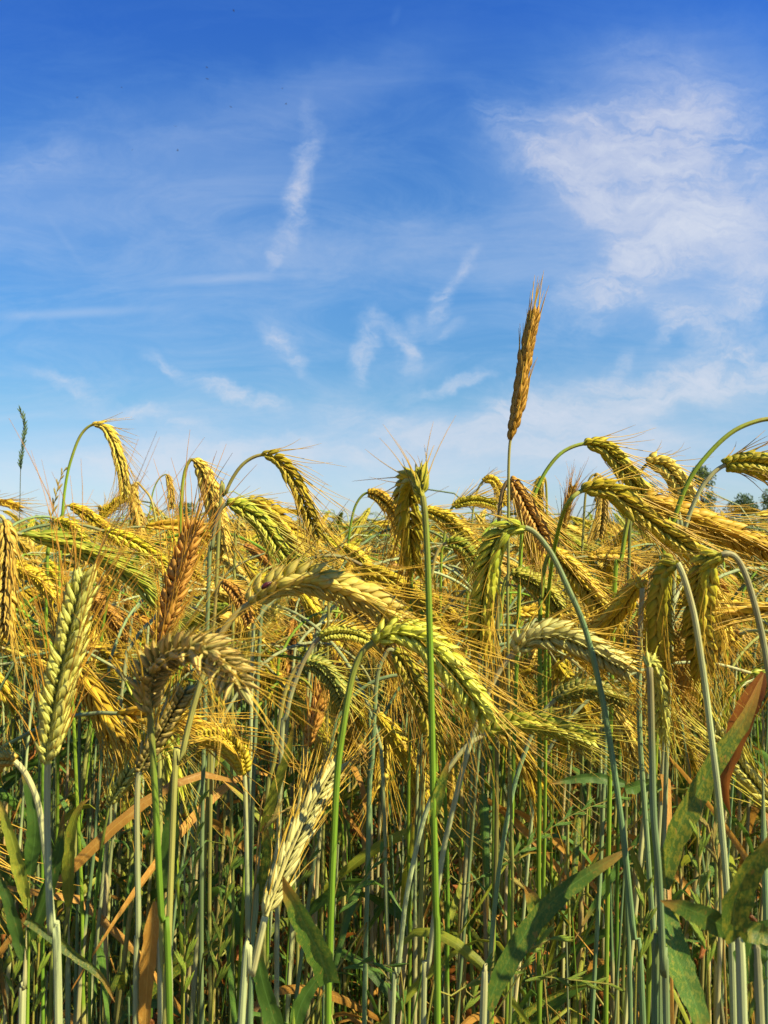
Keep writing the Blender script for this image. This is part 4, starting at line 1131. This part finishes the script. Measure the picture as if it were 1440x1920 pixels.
def tree(label, px, top, d, half_w, mi, seed, n=2600):
    """broadleaf tree beyond the field; top = photo y of its crown top, half_w in photo pixels"""
    rg = np.random.default_rng(seed)
    x = (px - 720) / FOC * d; h = EYE + (985 - top) / FOC * d; w = half_w / FOC * d
    root = empty('tree', (x, d, 0)); tag(root, label, 'tree', 'far trees beyond the field')
    t = Geo(); tube(t, [(0, 0, -.2), (.05 * w, 0, h * .25), (0, .05 * w, h * .55), (.06 * w, 0, h * .85)], [h * .035, h * .026, h * .016, h * .005], 7, ref=(1, 0.1, 0))
    cs, rs = [], []
    for q in range(22):
        a = rg.uniform(0, 6.28); f = rg.uniform(.0, 1); rr = w * (.75 * math.sqrt(rg.random())) * (1.05 - f * .6)
        c = np.array([rr * math.cos(a), rr * math.sin(a), h * (.14 + .76 * f)])
        cs.append(c); r = w * rg.uniform(.24, .42); rs.append((r, r, min(r * .9, h - c[2])))
        if q < 9: tube(t, [(0, 0, c[2] * .55), c * np.array([.5, .5, .85]), c], [h * .010, h * .006, h * .002], 5, ref=(1, .2, 0))
    t.build('trunk', BARK, root)
    g = Geo(); leaf_cloud(g, cs, rs, n, w * .055, rg); g.build('crown', FOL[mi], root)


tree('round olive green tree behind the highest green arch at right', 1316, 868, 120, 40, 0, 1)
tree('dark green tree standing left of the round olive tree', 1276, 880, 125, 36, 1, 2, 2000)
tree('broad dark tree behind the small straw ears near the right edge', 1392, 924, 110, 40, 1, 3)
tree('dark tree half hidden by the ear at the right edge', 1452, 912, 118, 36, 0, 4)
tree('low tree seen in the gap right of the long braided ear stalk', 1216, 900, 150, 32, 1, 5, 1600)
tree('bluish dark tree on the skyline behind the hanging straw-gold ear', 345, 941, 210, 36, 1, 6, 1600)
tree('small dark bush-like tree left of the hanging straw-gold ear', 296, 956, 230, 24, 1, 7, 1200)
tree('small round dark tree at the far left edge of the skyline', 56, 1000, 160, 20, 1, 8, 1000)
tree('low dark tree on the skyline under the high left arch', 470, 962, 240, 30, 0, 9, 1200)


def far_wood():
    rg = np.random.default_rng(21); g = Geo()
    cs, rs = [], []
    for q in range(150):
        x = rg.uniform(-260, 260); y = 420 + rg.normal(0, 12); h = rg.uniform(4.0, 7.2)
        cs.append((x, y, h * .5)); rs.append((rg.uniform(3, 6), 3, h * .5))
    leaf_cloud(g, cs, rs, 16000, .42, rg)
    o = g.build('far_wood', FOL[1]); o['kind'] = 'stuff'; o['label'] = 'thin line of distant woods along the horizon'


far_wood()


def bird(px, py, d, span, yaw, lab):
    p = P3(px, py, d)
    root_g = Geo()
    b = np.array([(-.24, 0, 0), (-.14, 0, .01), (0, 0, .02), (.12, 0, .015), (.2, 0, .01), (.25, 0, 0)]) * span * 1.3
    tube(root_g, b, np.array([.008, .03, .06, .055, .035, .006]) * span * 1.3, 7, ref=(0, 1, 0))
    for s in (1, -1):
        w = [np.array([.06, s * .02, .03]), np.array([.12, s * .24, .12]), np.array([-.02, s * .40, .13]), np.array([-.16, s * .52, .10])]
        leaf_geo(np.array(w) * span, span * .2, .1, 8, ref=(0, 0, 1), roll=math.pi / 2 * 0).F
        root_g.merge(leaf_geo(np.array(w) * span, span * .2, .1, 8, ref=(0.02, 0.01, 1)))
    root_g.merge(leaf_geo(np.array([(-.2, 0, 0), (-.34, 0, 0), (-.46, 0, -.01)]) * span, span * .14, .1, 5, ref=(0.01, .02, 1), base_w=.9))
    o = root_g.build('swallow', BIRD); o.location = Vector(p); o.rotation_euler = (rnd.uniform(-.4, .4), rnd.uniform(-.2, .2), yaw)
    tag(o, lab, 'bird', 'distant swallows in the sky')


kk = NT('plumage'); BIRD = kk.finish(kk.mix(kk.noise(9), (.015, .018, .03), (.04, .04, .05)), .6)
for q, (px, py, lab) in enumerate([
    (438, 20, 'tiny dark bird highest in the sky at the top edge'),
    (388, 127, 'upper bird of the close pair one above the other'),
    (389, 148, 'lower bird of the close pair one above the other'),
    (145, 183, 'lone distant bird nearest the left edge of the sky'),
    (228, 164, 'faint bird between the leftmost one and the close pair'),
    (433, 201, 'bird just below right of the close pair'),
    (529, 166, 'faint upper bird beside the top of the white streak cloud'),
    (536, 195, 'dark bird beside the top of the white streak cloud'),
    (329, 237, 'bird alone below the close pair to the left'),
    (248, 281, 'faint bird lowest at left in the sky'),
    (333, 282, 'lowest dark bird left of the white streak cloud'),
]):
    bird(px, py, 110, .42 if 'faint' not in lab else .28, rnd.uniform(0, 6.28), lab)


def beetle():
    d = .30; p = P3(500, 1098, d)
    root = empty('beetle', p); tag(root, 'small dark red beetle sitting at the base of the big blushing ear', 'beetle')
    root.rotation_euler = (0, math.radians(-35), math.radians(10))
    k = NT('beetle_shell'); m = k.finish(k.mix(k.noise(400), (.045, .007, .005), (.08, .014, .008)), .25)
    k2 = NT('beetle_dark'); m2 = k2.finish(k2.mix(k2.noise(500), (.012, .006, .005), (.03, .012, .008)), .3)
    g = Geo(); tube(g, np.array([(-2.4, 0, 0), (-2.1, 0, .1), (-1, 0, .3), (.4, 0, .3), (1.1, 0, .2), (1.3, 0, .2), (1.9, 0, .1), (2.3, 0, 0)]) * .001, np.array([.1, .6, 1.05, 1.0, .75, .62, .55, .1]) * .001, 10)
    g.build('body', m, root)
    for s in (1, -1):
        for x in (-.6, .3, 1.0):
            l = Geo(); tube(l, np.array([(x, s * .7, 0), (x + .2, s * 1.6, .2), (x + .3, s * 2.2, -.9)]) * .001, .00012, 4, ref=(1, .1, 0)); l.build('leg', m2, root)
        l = Geo(); tube(l, np.array([(2.1, s * .2, .2), (2.9, s * .8, .6), (3.8, s * 1.2, .7)]) * .001, .00008, 4, ref=(0, .1, 1)); l.build('antenna', m2, root)


beetle()
